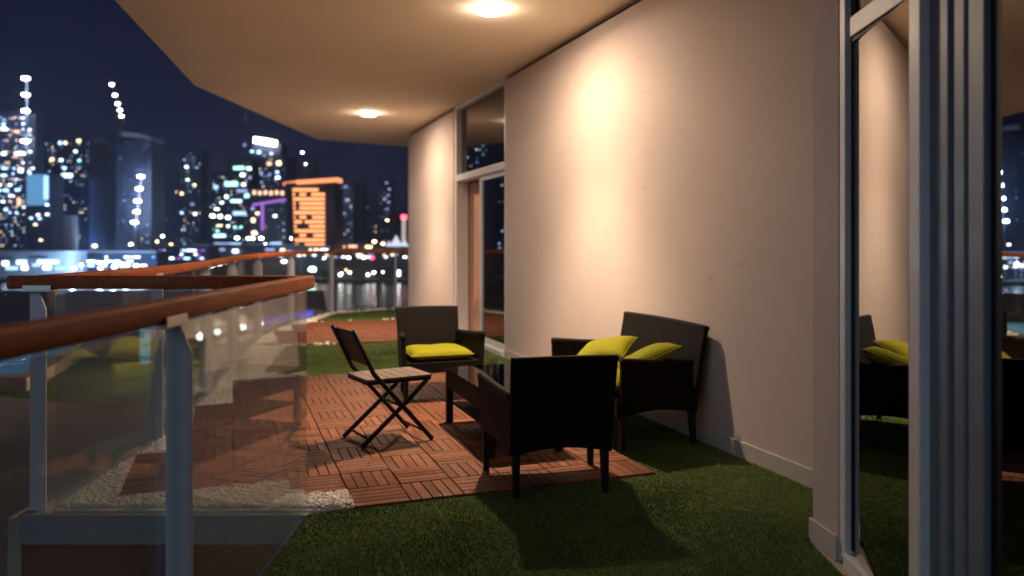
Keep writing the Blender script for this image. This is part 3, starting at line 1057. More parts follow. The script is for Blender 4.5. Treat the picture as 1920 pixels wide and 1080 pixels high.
MB().box((0, 0, 0.150), (tw - 0.10, tl - 0.10, 0.02)).build('lower_shelf', WICKER, tb, bevel=0.003)

# drinking glasses on the table
def tumbler(label, p):
    g = MB().lathe([(0.028, 0.0), (0.034, 0.09), (0.0335, 0.10), (0.031, 0.10), (0.027, 0.01), (0.001, 0.008)], 20).build('drinking_glass', CLEARGLASS, None, smooth=True)
    g.location = rel(T_LOC, T_RZ, p)
    tag(g, label, 'glass', 'glasses on the coffee table')
CLEARGLASS = glass('clear_glass', (0.86, 0.88, 0.88), 1.6)
tumbler('clear tumbler near the middle of the coffee table', (0.02, 0.20, 0.4215))
tumbler('clear tumbler nearer the edge of the coffee table', (-0.07, 0.06, 0.4215))

# folding chair
C_LOC, C_RZ = (-0.87, 5.56, 0.004), R(32 - 90)
fc = thing('folding_chair', 'black metal folding chair with pale wooden seat', 'chair', C_LOC, C_RZ)
hw = 0.205
for sx in (-1, 1):
    # long bar: from the back's top down to the front foot
    x = sx * hw
    MB().tube([(x, -0.345, 0.80), (x, -0.20, 0.50), (x, 0.235, 0.008)], 0.016, 10).build('back_leg', BLACKMETAL, fc, smooth=True)
    xi = sx * (hw - 0.03)
    MB().tube([(xi, 0.215, 0.425), (xi, 0.06, 0.285), (xi, -0.275, 0.008)], 0.016, 10).build('front_leg', BLACKMETAL, fc, smooth=True)
for (y, z, r) in ((0.185, 0.066, 0.009),):
    MB().tube([(-hw, y, z), (hw, y, z)], r, 8).build('stretcher', BLACKMETAL, fc, smooth=True)
MB().tube([(-hw + 0.03, -0.22, 0.054), (hw - 0.03, -0.22, 0.054)], 0.009, 8).build('stretcher', BLACKMETAL, fc, smooth=True)
MB().tube([(-hw, 0.018, 0.254), (hw, 0.018, 0.254)], 0.009, 8).build('pivot_rod', BLACKMETAL, fc, smooth=True)
for k, zz in enumerate((0.588, 0.668, 0.748)):
    yb = -0.20 - (zz - 0.50) / 0.30 * 0.145
    M = Matrix.Rotation(R(-25.8), 3, 'X')
    MB().box((0, yb + 0.012, zz), (2 * hw + 0.01, 0.014, 0.0845), Matrix.Rotation(R(25.8), 3, 'X')).build('back_slat', BLACKMETAL, fc, bevel=0.004)
sf = MB()
for sx in (-1, 1):
    sf.box((sx * (hw - 0.03), 0.0, 0.432), (0.022, 0.44, 0.022))
sf.box((0, 0.23, 0.432), (2 * hw - 0.04, 0.02, 0.022))
sf.box((0, -0.23, 0.432), (2 * hw - 0.04, 0.02, 0.022))
sf.build('seat_frame', BLACKMETAL, fc, bevel=0.003)
for k in range(6):
    MB().box((0, -0.205 + k * 0.082, 0.452), (2 * hw - 0.028, 0.079, 0.016)).build('seat_slat', SEATWOOD, fc, bevel=0.003)

# ------------------------------------------------------------------ the city across the water
HZ, FP = 452, 1470
def at(px, py, D):
    return ((px - 960) / FP * D, D, CAM_H + (HZ - py) * D / FP)
WATERZ, BANKZ, PODZ = -16.0, -14.6, -8.0

def water_mat(name, col, bs, bd, rough=0.16):
    m = mat(name, col, rough, 0.22)
    t = m.node_tree
    b = t.nodes['Principled BSDF']
    tc = t.nodes.new('ShaderNodeTexCoord')
    n = t.nodes.new('ShaderNodeTexNoise')
    n.inputs['Scale'].default_value = bs
    n.inputs['Detail'].default_value = 4
    t.links.new(tc.outputs['Object'], n.inputs['Vector'])
    bn = t.nodes.new('ShaderNodeBump')
    bn.inputs['Strength'].default_value = 0.5
    bn.inputs['Distance'].default_value = bd
    t.links.new(n.outputs['Fac'], bn.inputs['Height'])
    t.links.new(bn.outputs[0], b.inputs['Normal'])
    return m
WATER = water_mat('night_water', (0.006, 0.010, 0.018), 0.35, 0.5)
GROUND = mat('bank_ground', (0.09, 0.095, 0.11), 0.85, 0.2, noise=(0.03, 0.3))
PAVING = mat('podium_paving', (0.30, 0.20, 0.17), 0.8, 0.2, noise=(0.15, 0.15))
LAWN = mat('podium_lawn', (0.10, 0.13, 0.03), 0.9, 0.1, noise=(0.5, 0.3))
COPING = mat('pool_coping', (0.55, 0.30, 0.20), 0.6, 0.3, noise=(1, 0.1))
o = MB().add([(-1900, 6, WATERZ), (1900, 6, WATERZ), (1900, 340, WATERZ), (-1900, 340, WATERZ)], [(0, 1, 2, 3)]).build('water', WATER)
tag(o, kind='structure')
o = MB().prism([(-1900, 330), (1900, 330), (1900, 1900), (-1900, 1900)], -30, BANKZ).build('ground', GROUND)
tag(o, kind='structure')
o = MB().prism([(-4.2, 14), (-25.5, 108), (-36, 150), (-140, 150), (-90, 8), (-6, 8)], -20, PODZ).build('podium_ground', PAVING)
tag(o, kind='structure')

E_WHITE = emis('light_white', (0.75, 0.88, 1.0), 4.6)
E_COOL = emis('light_cool', (0.40, 0.68, 1.0), 3.6)
E_TEAL = emis('light_teal', (0.35, 0.9, 0.85), 2.6)
E_WARM = emis('light_warm', (1.0, 0.72, 0.42), 3.6)
E_PEACH = emis('light_peach', (1.0, 0.55, 0.35), 1.8)
E_DIM = emis('light_dim', (0.35, 0.45, 0.85), 1.1)
E_ORANGE = emis('light_orange', (1.0, 0.36, 0.14), 1.75)
E_ROOF = emis('light_roof_orange', (1.0, 0.30, 0.12), 1.5)
E_PURPLE = emis('light_purple', (0.42, 0.16, 0.75), 0.9)
E_BLUE = emis('light_blue', (0.16, 0.45, 0.85), 0.6)
E_PALEBLUE = emis('light_pale_blue', (0.35, 0.62, 1.0), 1.7)
E_FLOOD = emis('light_flood', (0.93, 0.98, 1.0), 26)
E_LAMP = emis('light_lamp', (1.0, 0.97, 0.92), 15)
E_LAMPWARM = emis('light_lamp_warm', (1.0, 0.62, 0.28), 11)
E_LAMPGREEN = emis('light_lamp_green', (0.45, 1.0, 0.80), 22)
E_LAMPRED = emis('light_lamp_red', (1.0, 0.06, 0.10), 7)
E_VIOLET = emis('light_violet', (0.12, 0.12, 1.0), 0.85)
E_CYAN = emis('light_cyan', (0.16, 0.62, 0.80), 0.75)
E_POOL = emis('pool_glow', (0.06, 0.15, 0.26), 0.55)

def bmat(name, c):
    return mat(name, c, 0.6, 0.4, noise=(0.05, 0.12))
B_DARK = bmat('tower_dark', (0.045, 0.055, 0.10))
B_NAVY = bmat('tower_navy', (0.03, 0.06, 0.14))
B_GREY = bmat('tower_grey', (0.20, 0.20, 0.24))
B_PALE = bmat('tower_pale', (0.42, 0.43, 0.47))
B_BLACK = bmat('tower_black', (0.02, 0.022, 0.028))
B_BROWN = bmat('tower_brown', (0.10, 0.07, 0.06))
B_BAND = bmat('floor_band', (0.26, 0.27, 0.31))

WIN_ME = {}
def win_me(mt):
    if mt.name not in WIN_ME:
        WIN_ME[mt.name] = MB().box((0, 0, 0), (1, 1, 1)).mesh('window', mt)
    return WIN_ME[mt.name]

def tower(name, label, px0, px1, pytop, D, body, depth=None, bands=True, group='towers of the skyline', cat='tower', floor=3.8, roof=True, basez=BANKZ, bandm=None):
    x0, _, zt = at(px0, pytop, D)
    x1 = at(px1, pytop, D)[0]
    dp = depth or (x1 - x0) * 0.9
    t = thing(name, label, cat, ((x0 + x1) / 2, D + dp / 2, basez), world=True, group=group)
    t['front'] = D
    MB().box(((x0 + x1) / 2, D + dp / 2, (basez + zt) / 2), (x1 - x0, dp, zt - basez)).build('tower_body', body, t)
    if bands:
        m = MB()
        z = basez + floor
        while z < zt - 1:
            m.box(((x0 + x1) / 2, D + dp / 2, z), (x1 - x0 + 0.5, dp + 0.5, 0.7))
            z += floor
        n = max(2, int((x1 - x0) / 6))
        for k in range(n + 1):
            m.box((x0 + (x1 - x0) * k / n, D - 0.12, (basez + zt) / 2), (0.45, 0.4, zt - basez - 1))
        m.build('floor_bands', bandm or body, t)
    if roof:
        m = MB()
        m.box(((x0 + x1) / 2, D + dp / 2, zt + 1.2), ((x1 - x0) * 0.55, dp * 0.5, 2.4))
        m.box((x0 + (x1 - x0) * 0.7, D + dp * 0.4, zt + 2.5), ((x1 - x0) * 0.16, dp * 0.2, 5))
        m.build('roof_plant', body, t)
    return t

def lit(t, px, py, wpx, hpx, mt, D=None, name='window', out=0.35):
    D = D or t['front']
    x, y, z = at(px, py, D)
    if name == 'window' and wpx < 17:
        wpx, hpx = wpx * 0.62, hpx * 0.62
    return inst(name, win_me(mt), t, (x - t.location[0], D - out - t.location[1], z - t.location[2]), (wpx * D / FP, 0.5, hpx * D / FP))

def scatter(t, px0, px1, py0, py1, sx, sy, p, mts, wpx, hpx):
    D = t['front']
    y = py0
    while y < py1:
        x = px0
        while x < px1:
            if random.random() < p:
                lit(t, x + random.uniform(-.6, .6), y, wpx * random.choice((0.7, 1, 1, 1.6)), hpx, random.choice(mts))
            x += sx
        y += sy

# far silhouettes first
for i, (a, b, c, D, mt, lb) in enumerate((
        (288, 334, 322, 1050, B_NAVY, 'dim navy tower block between the floodlit tower and the slender one'),
        (378, 402, 372, 1000, B_NAVY, 'low navy block left of the teal lit tower'),
        (556, 590, 300, 1300, B_BLACK, 'faint dark tower rising behind the orange lit building'),
        (686, 712, 372, 1200, B_DARK, 'faint low tower right of the grey slab'),
        (736, 768, 396, 1250, B_DARK, 'low dark block behind the red tipped chimney'),
        (-60, -20, 240, 900, B_DARK, 'dark tower at the extreme left beyond the brightest tower'))):
    t = tower('city_tower', lb, a, b, c, D, mt)
    scatter(t, a + 4, b - 3, c + 8, 445, 7, 9, 0.10, [E_DIM, E_DIM, E_WARM], 2.2, 2.2)

for i, (a, b, c, D, mt, lb) in enumerate((
        (-160, -80, 190, 560, B_DARK, 'lit tower mirrored at the left of the far door glass'),
        (-270, -180, 260, 500, B_NAVY, 'broad lit tower mirrored in the middle of the far door glass'),
        (-360, -290, 170, 620, B_DARK, 'tall lit tower mirrored in the far door glass'),
        (-480, -385, 300, 520, B_BLACK, 'low broad block mirrored at the right of the far door glass'))):
    t = tower('city_tower', lb, a, b, c, D, mt)
    scatter(t, a + 5, b - 4, c + 8, 470, 9, 10, 0.26, [E_COOL, E_WHITE, E_DIM, E_TEAL], 5, 4)
tA = tower('city_tower', 'brightest tower at the left edge with many white windows', -30, 66, 214, 520, B_DARK, depth=9)
scatter(tA, -24, 64, 222, 400, 6.2, 10.4, 0.34, [E_WHITE, E_COOL, E_DIM, E_DIM, E_PEACH], 5.5, 5)
for (x, y, w_, h_, mt) in ((8, 225, 10, 8, E_DIM), (8, 240, 10, 8, E_WHITE), (33, 247, 16, 8, E_PEACH), (52, 247, 10, 8, E_PEACH), (40, 288, 22, 5, E_WHITE), (8, 288, 12, 9, E_WHITE), (7, 312, 14, 8, E_DIM), (40, 320, 12, 10, E_WHITE), (55, 322, 8, 7, E_COOL), (8, 329, 16, 6, E_COOL), (12, 357, 14, 6, E_COOL), (34, 356, 14, 6, E_COOL), (36, 378, 8, 24, E_PEACH), (12, 393, 10, 5, E_COOL)):
    lit(tA, x, y, w_, h_, mt, out=0.6)
tA2 = tower('city_tower', 'low pale blue glass block glowing in front of the brightest tower', 50, 96, 326, 470, B_NAVY, bands=False, roof=False)
lit(tA2, 70, 356, 38, 58, E_BLUE, name='glass_front')
lit(tA2, 88, 352, 8, 44, E_PALEBLUE, name='light_strip', out=0.9)
for (x, y, mt) in ((90, 384, E_WHITE), (90, 402, E_WHITE), (73, 403, E_WHITE), (30, 409, E_COOL), (46, 410, E_COOL), (38, 421, E_WARM), (48, 450, E_WARM)):
    lit(tA2, x if x > 52 else x + 30, y, 8, 5, mt, out=0.9)
tB = tower('city_tower', 'dark tower with a few scattered bright windows right of the brightest tower', 84, 168, 262, 640, B_DARK)
for (x, y, w_, h_, mt) in ((98, 299, 10, 8, E_WARM), (115, 300, 9, 6, E_WHITE), (113, 268, 8, 8, E_COOL), (123, 268, 9, 8, E_WARM), (148, 264, 11, 8, E_WARM), (142, 284, 8, 6, E_WHITE), (149, 301, 8, 7, E_TEAL), (121, 315, 11, 6, E_COOL), (126, 330, 20, 9, E_COOL), (158, 330, 6, 5, E_DIM), (149, 386, 10, 7, E_WHITE), (149, 397, 6, 5, E_COOL), (118, 402, 8, 6, E_DIM)):
    lit(tB, x, y, w_, h_, mt)
scatter(tB, 90, 164, 270, 440, 9, 11, 0.12, [E_DIM], 3, 3)
tB2 = tower('city_tower', 'navy glass block standing before the scattered window tower', 97, 168, 333, 560, B_NAVY, roof=False)
MB().tube([at(132, 404, 540), at(132, 475, 540)], 4.6, 16).build('round_stair', B_PALE, tB2, smooth=True)
tC = tower('city_tower', 'grey violet tower left of the floodlit tower', 168, 196, 262, 700, B_GREY)
scatter(tC, 172, 194, 272, 440, 7, 10, 0.10, [E_DIM], 2.5, 2.5)
tC2 = tower('city_tower', 'slim navy tower touching the floodlit tower', 197, 217, 290, 760, B_NAVY)
scatter(tC2, 200, 216, 300, 440, 6, 10, 0.10, [E_DIM], 2.5, 2.5)
tD = tower('city_tower', 'dark tower with a pale curved cap and a column of floodlights', 219, 284, 262, 560, B_DARK, roof=False)
# curved pale cap
def capfn(u, v):
    px = 230 + u * 56
    py = 252 + 9 * u * u
    x, y, z = at(px, py, 560)
    return (x, 558 + v * 22, z), (0, 0, 1)
MB().sheet(capfn, 8, 2, 3.0).build('roof_cap', B_PALE, tD)
MB().box((at(224, 255, 560)[0], 566, at(224, 258, 560)[2]), (5, 12, 10)).build('lift_tower', B_BLACK, tD)
scatter(tD, 225, 280, 275, 440, 8, 11, 0.05, [E_DIM], 3, 3)

# floodlight columns: masts that stand in front of the towers, with real lamps
HEAD_ME = MB().lathe([(0.5, -0.35), (1.0, -0.2), (1.0, 0.25), (0.6, 0.4)], 12).mesh('lamp_head', E_FLOOD)
def flood(label, pts, D, power, r=2.0, masttop=None):
    bx, _, _ = at(pts[-1][0], pts[-1][1], D)
    t = thing('floodlight_mast', label, 'floodlights', (bx, D, BANKZ), world=True)
    p0 = at(*pts[0], D)
    pts3 = [at(*p, D) for p in pts]
    MB().tube([(bx, D + 1.5, BANKZ), (pts3[-1][0], D + 1.5, pts3[-1][2])] + [(p[0], D + 1.5, p[2]) for p in pts3[::-1][1:]], 0.7, 8).build('mast', B_GREY, t)
    for p in pts3:
        inst('lamp_head', HEAD_ME, t, (p[0] - bx, 0, p[2] - BANKZ), (r, r, r * 0.9))
        l = bpy.data.lights.new('flood_lamp', 'POINT')
        l.energy = power
        l.color = (0.18, 0.48, 1.0)
        l.shadow_soft_size = 1.0
        lo = bpy.data.objects.new('flood_lamp', l)
        COL.objects.link(lo)
        lo.parent = t
        lo.location = (p[0] - bx, -3.0, p[2] - BANKZ)
    return t
flood('column of five white floodlights before the dark capped tower', [(264, 331), (261, 354), (258, 377), (256, 397), (252, 417)], 553, 4200, r=2.1)
flood('stack of floodlights rising above the brightest tower at left', [(48, 147), (48, 178), (48, 208), (47, 265)], 513, 4200, r=2.2)
# crane
cr = thing('tower_crane', 'tower crane with a slanted jib carrying five warm lights', 'crane', at(232, 262, 566), world=True)
cr.location.z = BANKZ
m = MB()
bx, by, bz = at(231, 225, 566)
m.tube([(bx, by, BANKZ), (bx, by, bz)], 0.8, 6)
m.build('mast', B_BLACK, cr)
jib = MB()
p0, p1 = Vector(at(204, 138, 566)), Vector(at(232, 228, 566))
jib.tube([p0, p1], 0.55, 6)
jib.build('jib', B_BLACK, cr)
for (x, y) in ((211, 159), (217, 179), (222, 195), (226, 207), (229, 218)):
    p = at(x, y, 565)
    inst('jib_lamp', MB().lathe([(0.4, -0.6), (1.0, -0.3), (1.0, 0.3), (0.4, 0.6)], 10).mesh('jib_lamp', E_LAMP), cr, (p[0] - cr.location[0], p[1] - cr.location[1] - 1, p[2] - cr.location[2]), (1.35, 1.35, 1.35))

tE = tower('city_tower', 'slender dim tower with a handful of warm and white windows', 338, 377, 280, 900, B_DARK)
for (x, y, w_, h_, mt) in ((346, 300, 7, 6, E_DIM), (350, 313, 10, 5, E_WHITE), (352, 337, 9, 5, E_WHITE), (365, 347, 8, 7, E_WARM), (341, 363, 8, 7, E_WARM), (331, 360, 6, 4, E_PEACH), (361, 383, 10, 6, E_DIM), (341, 399, 7, 6, E_COOL), (366, 401, 9, 7, E_WHITE), (345, 425, 6, 5, E_DIM)):
    lit(tE, x, y, w_, h_, mt)
tF = tower('city_tower', 'dark stepped tower with teal and white window rows', 398, 468, 322, 620, B_BLACK, roof=False)
x0, _, z0 = at(424, 322, 620); x1, _, z1 = at(470, 296, 620)
MB().box(((x0 + x1) / 2, 632, (z0 + z1) / 2), (x1 - x0, 20, z1 - z0)).build('upper_block', B_BLACK, tF)
for (x, y, w_, h_, mt) in ((448, 315, 20, 6, E_TEAL), (467, 316, 12, 8, E_WHITE), (455, 328, 12, 9, E_WHITE), (469, 333, 8, 8, E_DIM), (405, 351, 13, 11, E_PALEBLUE), (434, 345, 24, 8, E_TEAL), (457, 346, 10, 8, E_WHITE), (454, 358, 20, 5, E_DIM), (463, 367, 13, 11, E_TEAL), (425, 369, 8, 9, E_WHITE), (443, 377, 20, 5, E_COOL), (416, 380, 9, 6, E_WHITE), (407, 392, 14, 5, E_WHITE), (399, 405, 10, 7, E_LAMP), (413, 406, 10, 7, E_LAMP), (428, 408, 10, 7, E_LAMP), (449, 400, 24, 7, E_PALEBLUE), (412, 423, 16, 4, E_WARM), (428, 424, 8, 5, E_WHITE), (441, 426, 8, 6, E_TEAL), (452, 426, 8, 6, E_TEAL), (408, 433, 9, 6, E_TEAL), (412, 442, 22, 5, E_COOL)):
    lit(tF, x, y, w_, h_, mt)
tG = tower('city_tower', 'tall tower crowned by a bright white light bar', 462, 537, 292, 760, B_DARK)
x0, _, z0 = at(470, 292, 760); x1, _, z1 = at(524, 268, 760)
cb = MB().box(((x0 + x1) / 2, 775, (z0 + z1) / 2), (x1 - x0, 22, z1 - z0)).build('crown_block', B_DARK, tG)
MB().bar(at(476, 262, 758), at(518, 269, 758), 1.5, 5.2).build('light_bar', E_LAMP, tG)
for (x, y, w_, h_, mt) in ((459, 272, 8, 6, E_DIM), (473, 284, 9, 6, E_COOL), (486, 285, 10, 10, E_COOL), (496, 292, 8, 5, E_DIM), (509, 288, 8, 6, E_COOL), (505, 307, 13, 11, E_PEACH), (523, 306, 13, 12, E_WARM), (490, 325, 9, 9, E_DIM), (506, 327, 8, 6, E_DIM), (520, 323, 9, 6, E_COOL), (521, 333, 12, 7, E_WHITE), (491, 342, 7, 6, E_DIM)):
    lit(tG, x, y, w_, h_, mt, out=0.6)
tH = tower('city_building', 'mid rise block with a lit peach top floor and purple edge lights', 470, 538, 351, 570, B_BLACK, roof=False, cat='building')
for k in range(6):
    lit(tH, 477 + k * 10.5, 361 + (k % 2), 9.2, 12, E_PEACH)
MB().bar(at(492, 384, 568), at(492, 432, 568), 3.4, 1.0, up=(1, 0, 0)).build('light_strip', E_PURPLE, tH)
MB().bar(at(474, 384, 568), at(536, 374, 568), 1.0, 1.8).build('light_strip', E_PURPLE, tH)
for (x, y, w_, h_, mt) in ((474, 391, 9, 9, E_DIM), (483, 400, 10, 7, E_WARM), (475, 413, 10, 12, E_WARM), (516, 405, 10, 6, E_WHITE), (477, 437, 14, 10, E_WARM)):
    lit(tH, x, y, w_, h_, mt)

# orange building: lit floor strips with dark gaps
tI = tower('city_building', 'orange building wrapped in glowing horizontal strips under a lit roof fin', 547, 628, 350, 520, B_BROWN, roof=False, bands=False, cat='building')
gaps = {1: [(553, 562), (574, 584)], 3: [(554, 562)], 4: [(554, 562)], 6: [(554, 562), (574, 586)], 7: [(566, 572)], 8: [(556, 580)], 10: [(552, 562), (574, 588)], 12: [(560, 572)]}
for k in range(13):
    y = 356 + k * 8.55
    xe = 597 if k == 0 else 609
    xs = 549 + 0.4 * k
    cuts = sorted(gaps.get(k, []))
    cur = xs
    for (g0, g1) in cuts + [(xe, xe)]:
        if g0 - cur > 2:
            lit(tI, (cur + g0) / 2, y, g0 - cur, 5.2, E_ORANGE, name='light_strip')
        cur = g1
MB().bar(at(535, 346, 514), at(562, 342.5, 514), 9, 2.0).build('roof_fin', E_ROOF, tI)
MB().bar(at(560, 343, 512), at(638, 338, 512), 12, 2.4).build('roof_fin', E_ROOF, tI)
MB().bar(at(540, 349, 516), at(636, 344, 516), 14, 3.0).build('roof_edge', B_BLACK, tI)

tJ = tower('city_tower', 'grey slab tower right of the orange building', 634, 662, 348, 640, B_GREY)
for (x, y, w_, h_, mt) in ((652, 376, 12, 4, E_DIM), (639, 385, 10, 5, E_DIM), (648, 350, 10, 4, E_DIM), (646, 400, 8, 4, E_DIM)):
    lit(tJ, x, y, w_, h_, mt)
tJ2 = tower('city_tower', 'black slab tower joined to the grey slab', 663, 683, 345, 640, B_BLACK)
tL = tower('city_tower', 'faint distant tower near the end of the terrace wall', 713, 738, 336, 1000, B_DARK)
for (x, y) in ((725, 343), (730, 355), (728, 366), (729, 379), (722, 372), (726, 392)):
    lit(tL, x, y, 7, 5, E_DIM)
ch = thing('chimney_stack', 'thin white chimney with a red glowing tip by the wall edge', 'chimney', (*at(757, 440, 900)[:2], BANKZ), world=True)
MB().tube([(*at(757, 440, 900)[:2], BANKZ), at(757, 411, 900)], 2.3, 12).build('shaft', emis('light_chimney', (0.9, 0.8, 0.8), 0.55), ch, smooth=True)  # shaft glows by itself; the light on it is put into the material
MB().tube([at(757, 411, 900), at(757, 403, 900)], 3.0, 12).build('tip', E_LAMPRED, ch, smooth=True)
tn = thing('tent_pavilion', 'white lit tent pavilion with peaks beside the wall end', 'pavilion', (*at(742, 462, 700)[:2], BANKZ), world=True)
E_TENT = emis('light_tent', (0.75, 0.82, 1.0), 0.9)
for (cx_, w_, top) in ((741, 30, 441), (727, 18, 452), (757, 20, 450)):
    bxx = at(cx_, 462, 700)
    tx = at(cx_, top, 700)
    r0 = w_ / 2 * 700 / FP
    MB().lathe([(r0, bxx[2]), (r0 * 0.55, bxx[2] + (tx[2] - bxx[2]) * 0.35), (r0 * 0.25, bxx[2] + (tx[2] - bxx[2]) * 0.7), (0.2, tx[2])], 10, (bxx[0], 706, 0)).build('tent_roof', E_TENT, tn)
MB().box((at(742, 466, 700)[0], 706, (at(742, 462, 700)[2] + BANKZ) / 2), (16, 10, at(742, 462, 700)[2] - BANKZ)).build('base', B_GREY, tn)

# low buildings on the bank
lr = thing('low_building', 'long low waterfront building with pale blue lit terraces at far left', 'building', (*at(55, 520, 345)[:2], BANKZ), world=True)
x0, x1 = at(-60, 475, 345)[0], at(133, 475, 345)[0]
ztop = at(0, 474, 345)[2]
MB().box(((x0 + x1) / 2, 352, (BANKZ + ztop) / 2), (x1 - x0, 12, ztop - BANKZ)).build('wall', B_PALE, lr)
MB().box(((x0 + x1) / 2, 350, ztop + 0.4), (x1 - x0 + 3, 17, 0.8)).build('roof', B_PALE, lr)
for (x, y, w_, h_, mt) in ((6, 484, 34, 4, B_NAVY), (70, 482, 34, 4, B_NAVY), (88, 491, 40, 6, E_COOL), (38, 492, 18, 7, E_COOL), (8, 494, 10, 7, E_WHITE), (44, 502, 10, 8, E_WHITE), (86, 502, 14, 6, E_WHITE), (110, 503, 18, 5, E_PALEBLUE), (20, 503, 22, 6, E_PALEBLUE), (66, 497, 14, 5, E_PALEBLUE)):
    xx, yy, zz = at(x, y, 345)
    inst('window', win_me(mt), lr, (xx - lr.location[0], 345.8 - lr.location[1], zz - lr.location[2]), (w_ * 345 / FP, 0.5, h_ * 345 / FP))
lr2 = thing('low_building', 'low podium building with bluish lit roof line under the teal tower', 'building', (*at(437, 476, 470)[:2], BANKZ), world=True)
x0, x1 = at(376, 475, 470)[0], at(545, 475, 470)[0]
ztop = at(0, 461, 470)[2]
MB().box(((x0 + x1) / 2, 478, (BANKZ + ztop) / 2), (x1 - x0, 12, ztop - BANKZ)).build('wall', B_GREY, lr2)
MB().box(((x0 + x1) / 2, 476, ztop + 0.5), (x1 - x0 + 3, 17, 1.0)).build('roof', B_PALE, lr2)
for (x, y, w_, h_, mt) in ((415, 457, 30, 4, E_DIM), (440, 458, 18, 5, E_PALEBLUE), (516, 457, 22, 5, E_PALEBLUE), (405, 468, 30, 4, E_DIM), (440, 471, 10, 5, E_WHITE), (540, 462, 26, 4, E_WARM), (505, 468, 18, 4, E_DIM)):
    xx, yy, zz = at(x, y, 470)
    inst('window', win_me(mt), lr2, (xx - lr2.location[0], 471.2 - lr2.location[1], zz - lr2.location[2]), (w_ * 470 / FP, 0.5, h_ * 470 / FP))
lr3 = thing('low_building', 'low dark warehouse with reddish roof right of the orange building', 'building', (*at(670, 470, 560)[:2], BANKZ), world=True)
x0, x1 = at(612, 470, 560)[0], at(716, 470, 560)[0]
ztop = at(0, 458, 560)[2]
MB().box(((x0 + x1) / 2, 570, (BANKZ + ztop) / 2), (x1 - x0, 14, ztop - BANKZ)).build('wall', B_GREY, lr3)
MB().prism([(x0 - 1, 560), (x1 + 1, 560), (x1 + 1, 580), (x0 - 1, 580)], ztop + 0.02, ztop + 1.2).build('roof', bmat('red_roof', (0.35, 0.12, 0.10)), lr3)
for (x, y, w_, h_, mt) in ((640, 463, 10, 4, E_PEACH), (660, 462, 16, 4, E_PEACH), (690, 463, 12, 4, E_WARM)):
    xx, yy, zz = at(x, y, 560)
    inst('window', win_me(mt), lr3, (xx - lr3.location[0], 562.7 - lr3.location[1], zz - lr3.location[2]), (w_ * 560 / FP, 0.5, h_ * 560 / FP))

for (t, a, b, c, p) in ((tA, -26, 64, 220, 0.36), (tB, 88, 166, 270, 0.26), (tB2, 100, 166, 340, 0.22), (tC, 171, 195, 270, 0.24), (tD, 222, 282, 272, 0.10), (tE, 341, 375, 288, 0.26), (tF, 401, 467, 326, 0.28), (tG, 466, 536, 298, 0.28), (tH, 472, 536, 380, 0.14), (tJ, 636, 660, 354, 0.16), (tL, 715, 737, 342, 0.2)):
    scatter(t, a, b, c, 466, 5.5, 6.5, p, [E_DIM, E_DIM, E_DIM, E_COOL, E_WARM], 2.2, 2.0)
def low_block(label, px0, px1, py0, py1, D, wallm, n, mts):
    t = thing('low_building', label, 'building', (*at((px0 + px1) / 2, py1, D)[:2], BANKZ), world=True)
    xa, xb, zt = at(px0, py0, D)[0], at(px1, py0, D)[0], at(0, py0, D)[2]
    MB().box(((xa + xb) / 2, D + 8, (BANKZ + zt) / 2), (xb - xa, 14, zt - BANKZ)).build('wall', wallm, t)
    MB().box(((xa + xb) / 2, D + 7, zt + 0.45), (xb - xa + 2, 18, 0.9)).build('roof', B_PALE, t)
    for k in range(n):
        p = at(random.uniform(px0 + 3, px1 - 3), py0 + (py1 - py0) * random.choice((0.25, 0.5, 0.75)), D)
        inst('window', win_me(random.choice(mts)), t, (p[0] - t.location[0], D + 0.8 - t.location[1], p[2] - t.location[2]), (random.uniform(3, 9) * D / FP, 0.5, 3.0 * D / FP))
low_block('low navy quay building with white windows below the floodlit tower', 140, 292, 474, 506, 372, B_NAVY, 46, [E_WHITE, E_WHITE, E_COOL, E_PALEBLUE])
low_block('low quay building with violet and warm windows below the slender tower', 296, 392, 462, 492, 420, B_NAVY, 28, [E_WHITE, E_WARM, E_PURPLE, E_COOL])
low_block('low block with mixed windows behind the bend of the far handrail', 520, 616, 463, 484, 440, B_GREY, 22, [E_WHITE, E_WARM, E_COOL])
low_block('small dark block with pale windows behind the far rail posts', 622, 764, 470, 486, 470, B_DARK, 20, [E_DIM, E_WARM, E_WHITE])
# street lamps along the bank
LAMPM = {'w': E_LAMP, 'y': E_LAMPWARM, 'g': E_LAMPGREEN, 'r': E_LAMPRED}
LH = {k: MB().lathe([(0.5, -0.55), (1.0, -0.25), (1.0, 0.3), (0.45, 0.6)], 10).mesh('lamp_head', v) for k, v in LAMPM.items()}
POLE = MB().tube([(0, 0, 0), (0, 0, 1)], 0.16, 6).mesh('pole', B_GREY)
LLAB = {'w': 'small white lamp on a post among the lights of the far bank', 'y': 'small warm yellow lamp on a post among the lights of the far bank', 'g': 'brilliant green white lamp above the water right of the orange handrail bend', 'r': 'small red lamp on the far bank road'}
ZONES = [(60, 'left of the low building'), (170, 'by the low building'), (270, 'below the floodlit capped tower'), (345, 'below the slender dim tower'), (400, 'left of the teal tower'), (500, 'below the teal tower'), (600, 'below the orange building'), (680, 'below the grey slab tower'), (720, 'right of the grey slab tower'), (2000, 'beside the terrace wall edge')]
ORD = ['first', 'second', 'third', 'fourth', 'fifth', 'sixth', 'seventh', 'eighth', 'ninth', 'tenth', 'eleventh', 'twelfth', 'thirteenth', 'fourteenth']
ZCOUNT = {}
KCOL = {'w': 'white', 'y': 'warm yellow', 'g': 'green', 'r': 'red'}
BRIGHT = {140, 189, 215, 239, 200, 490, 552}
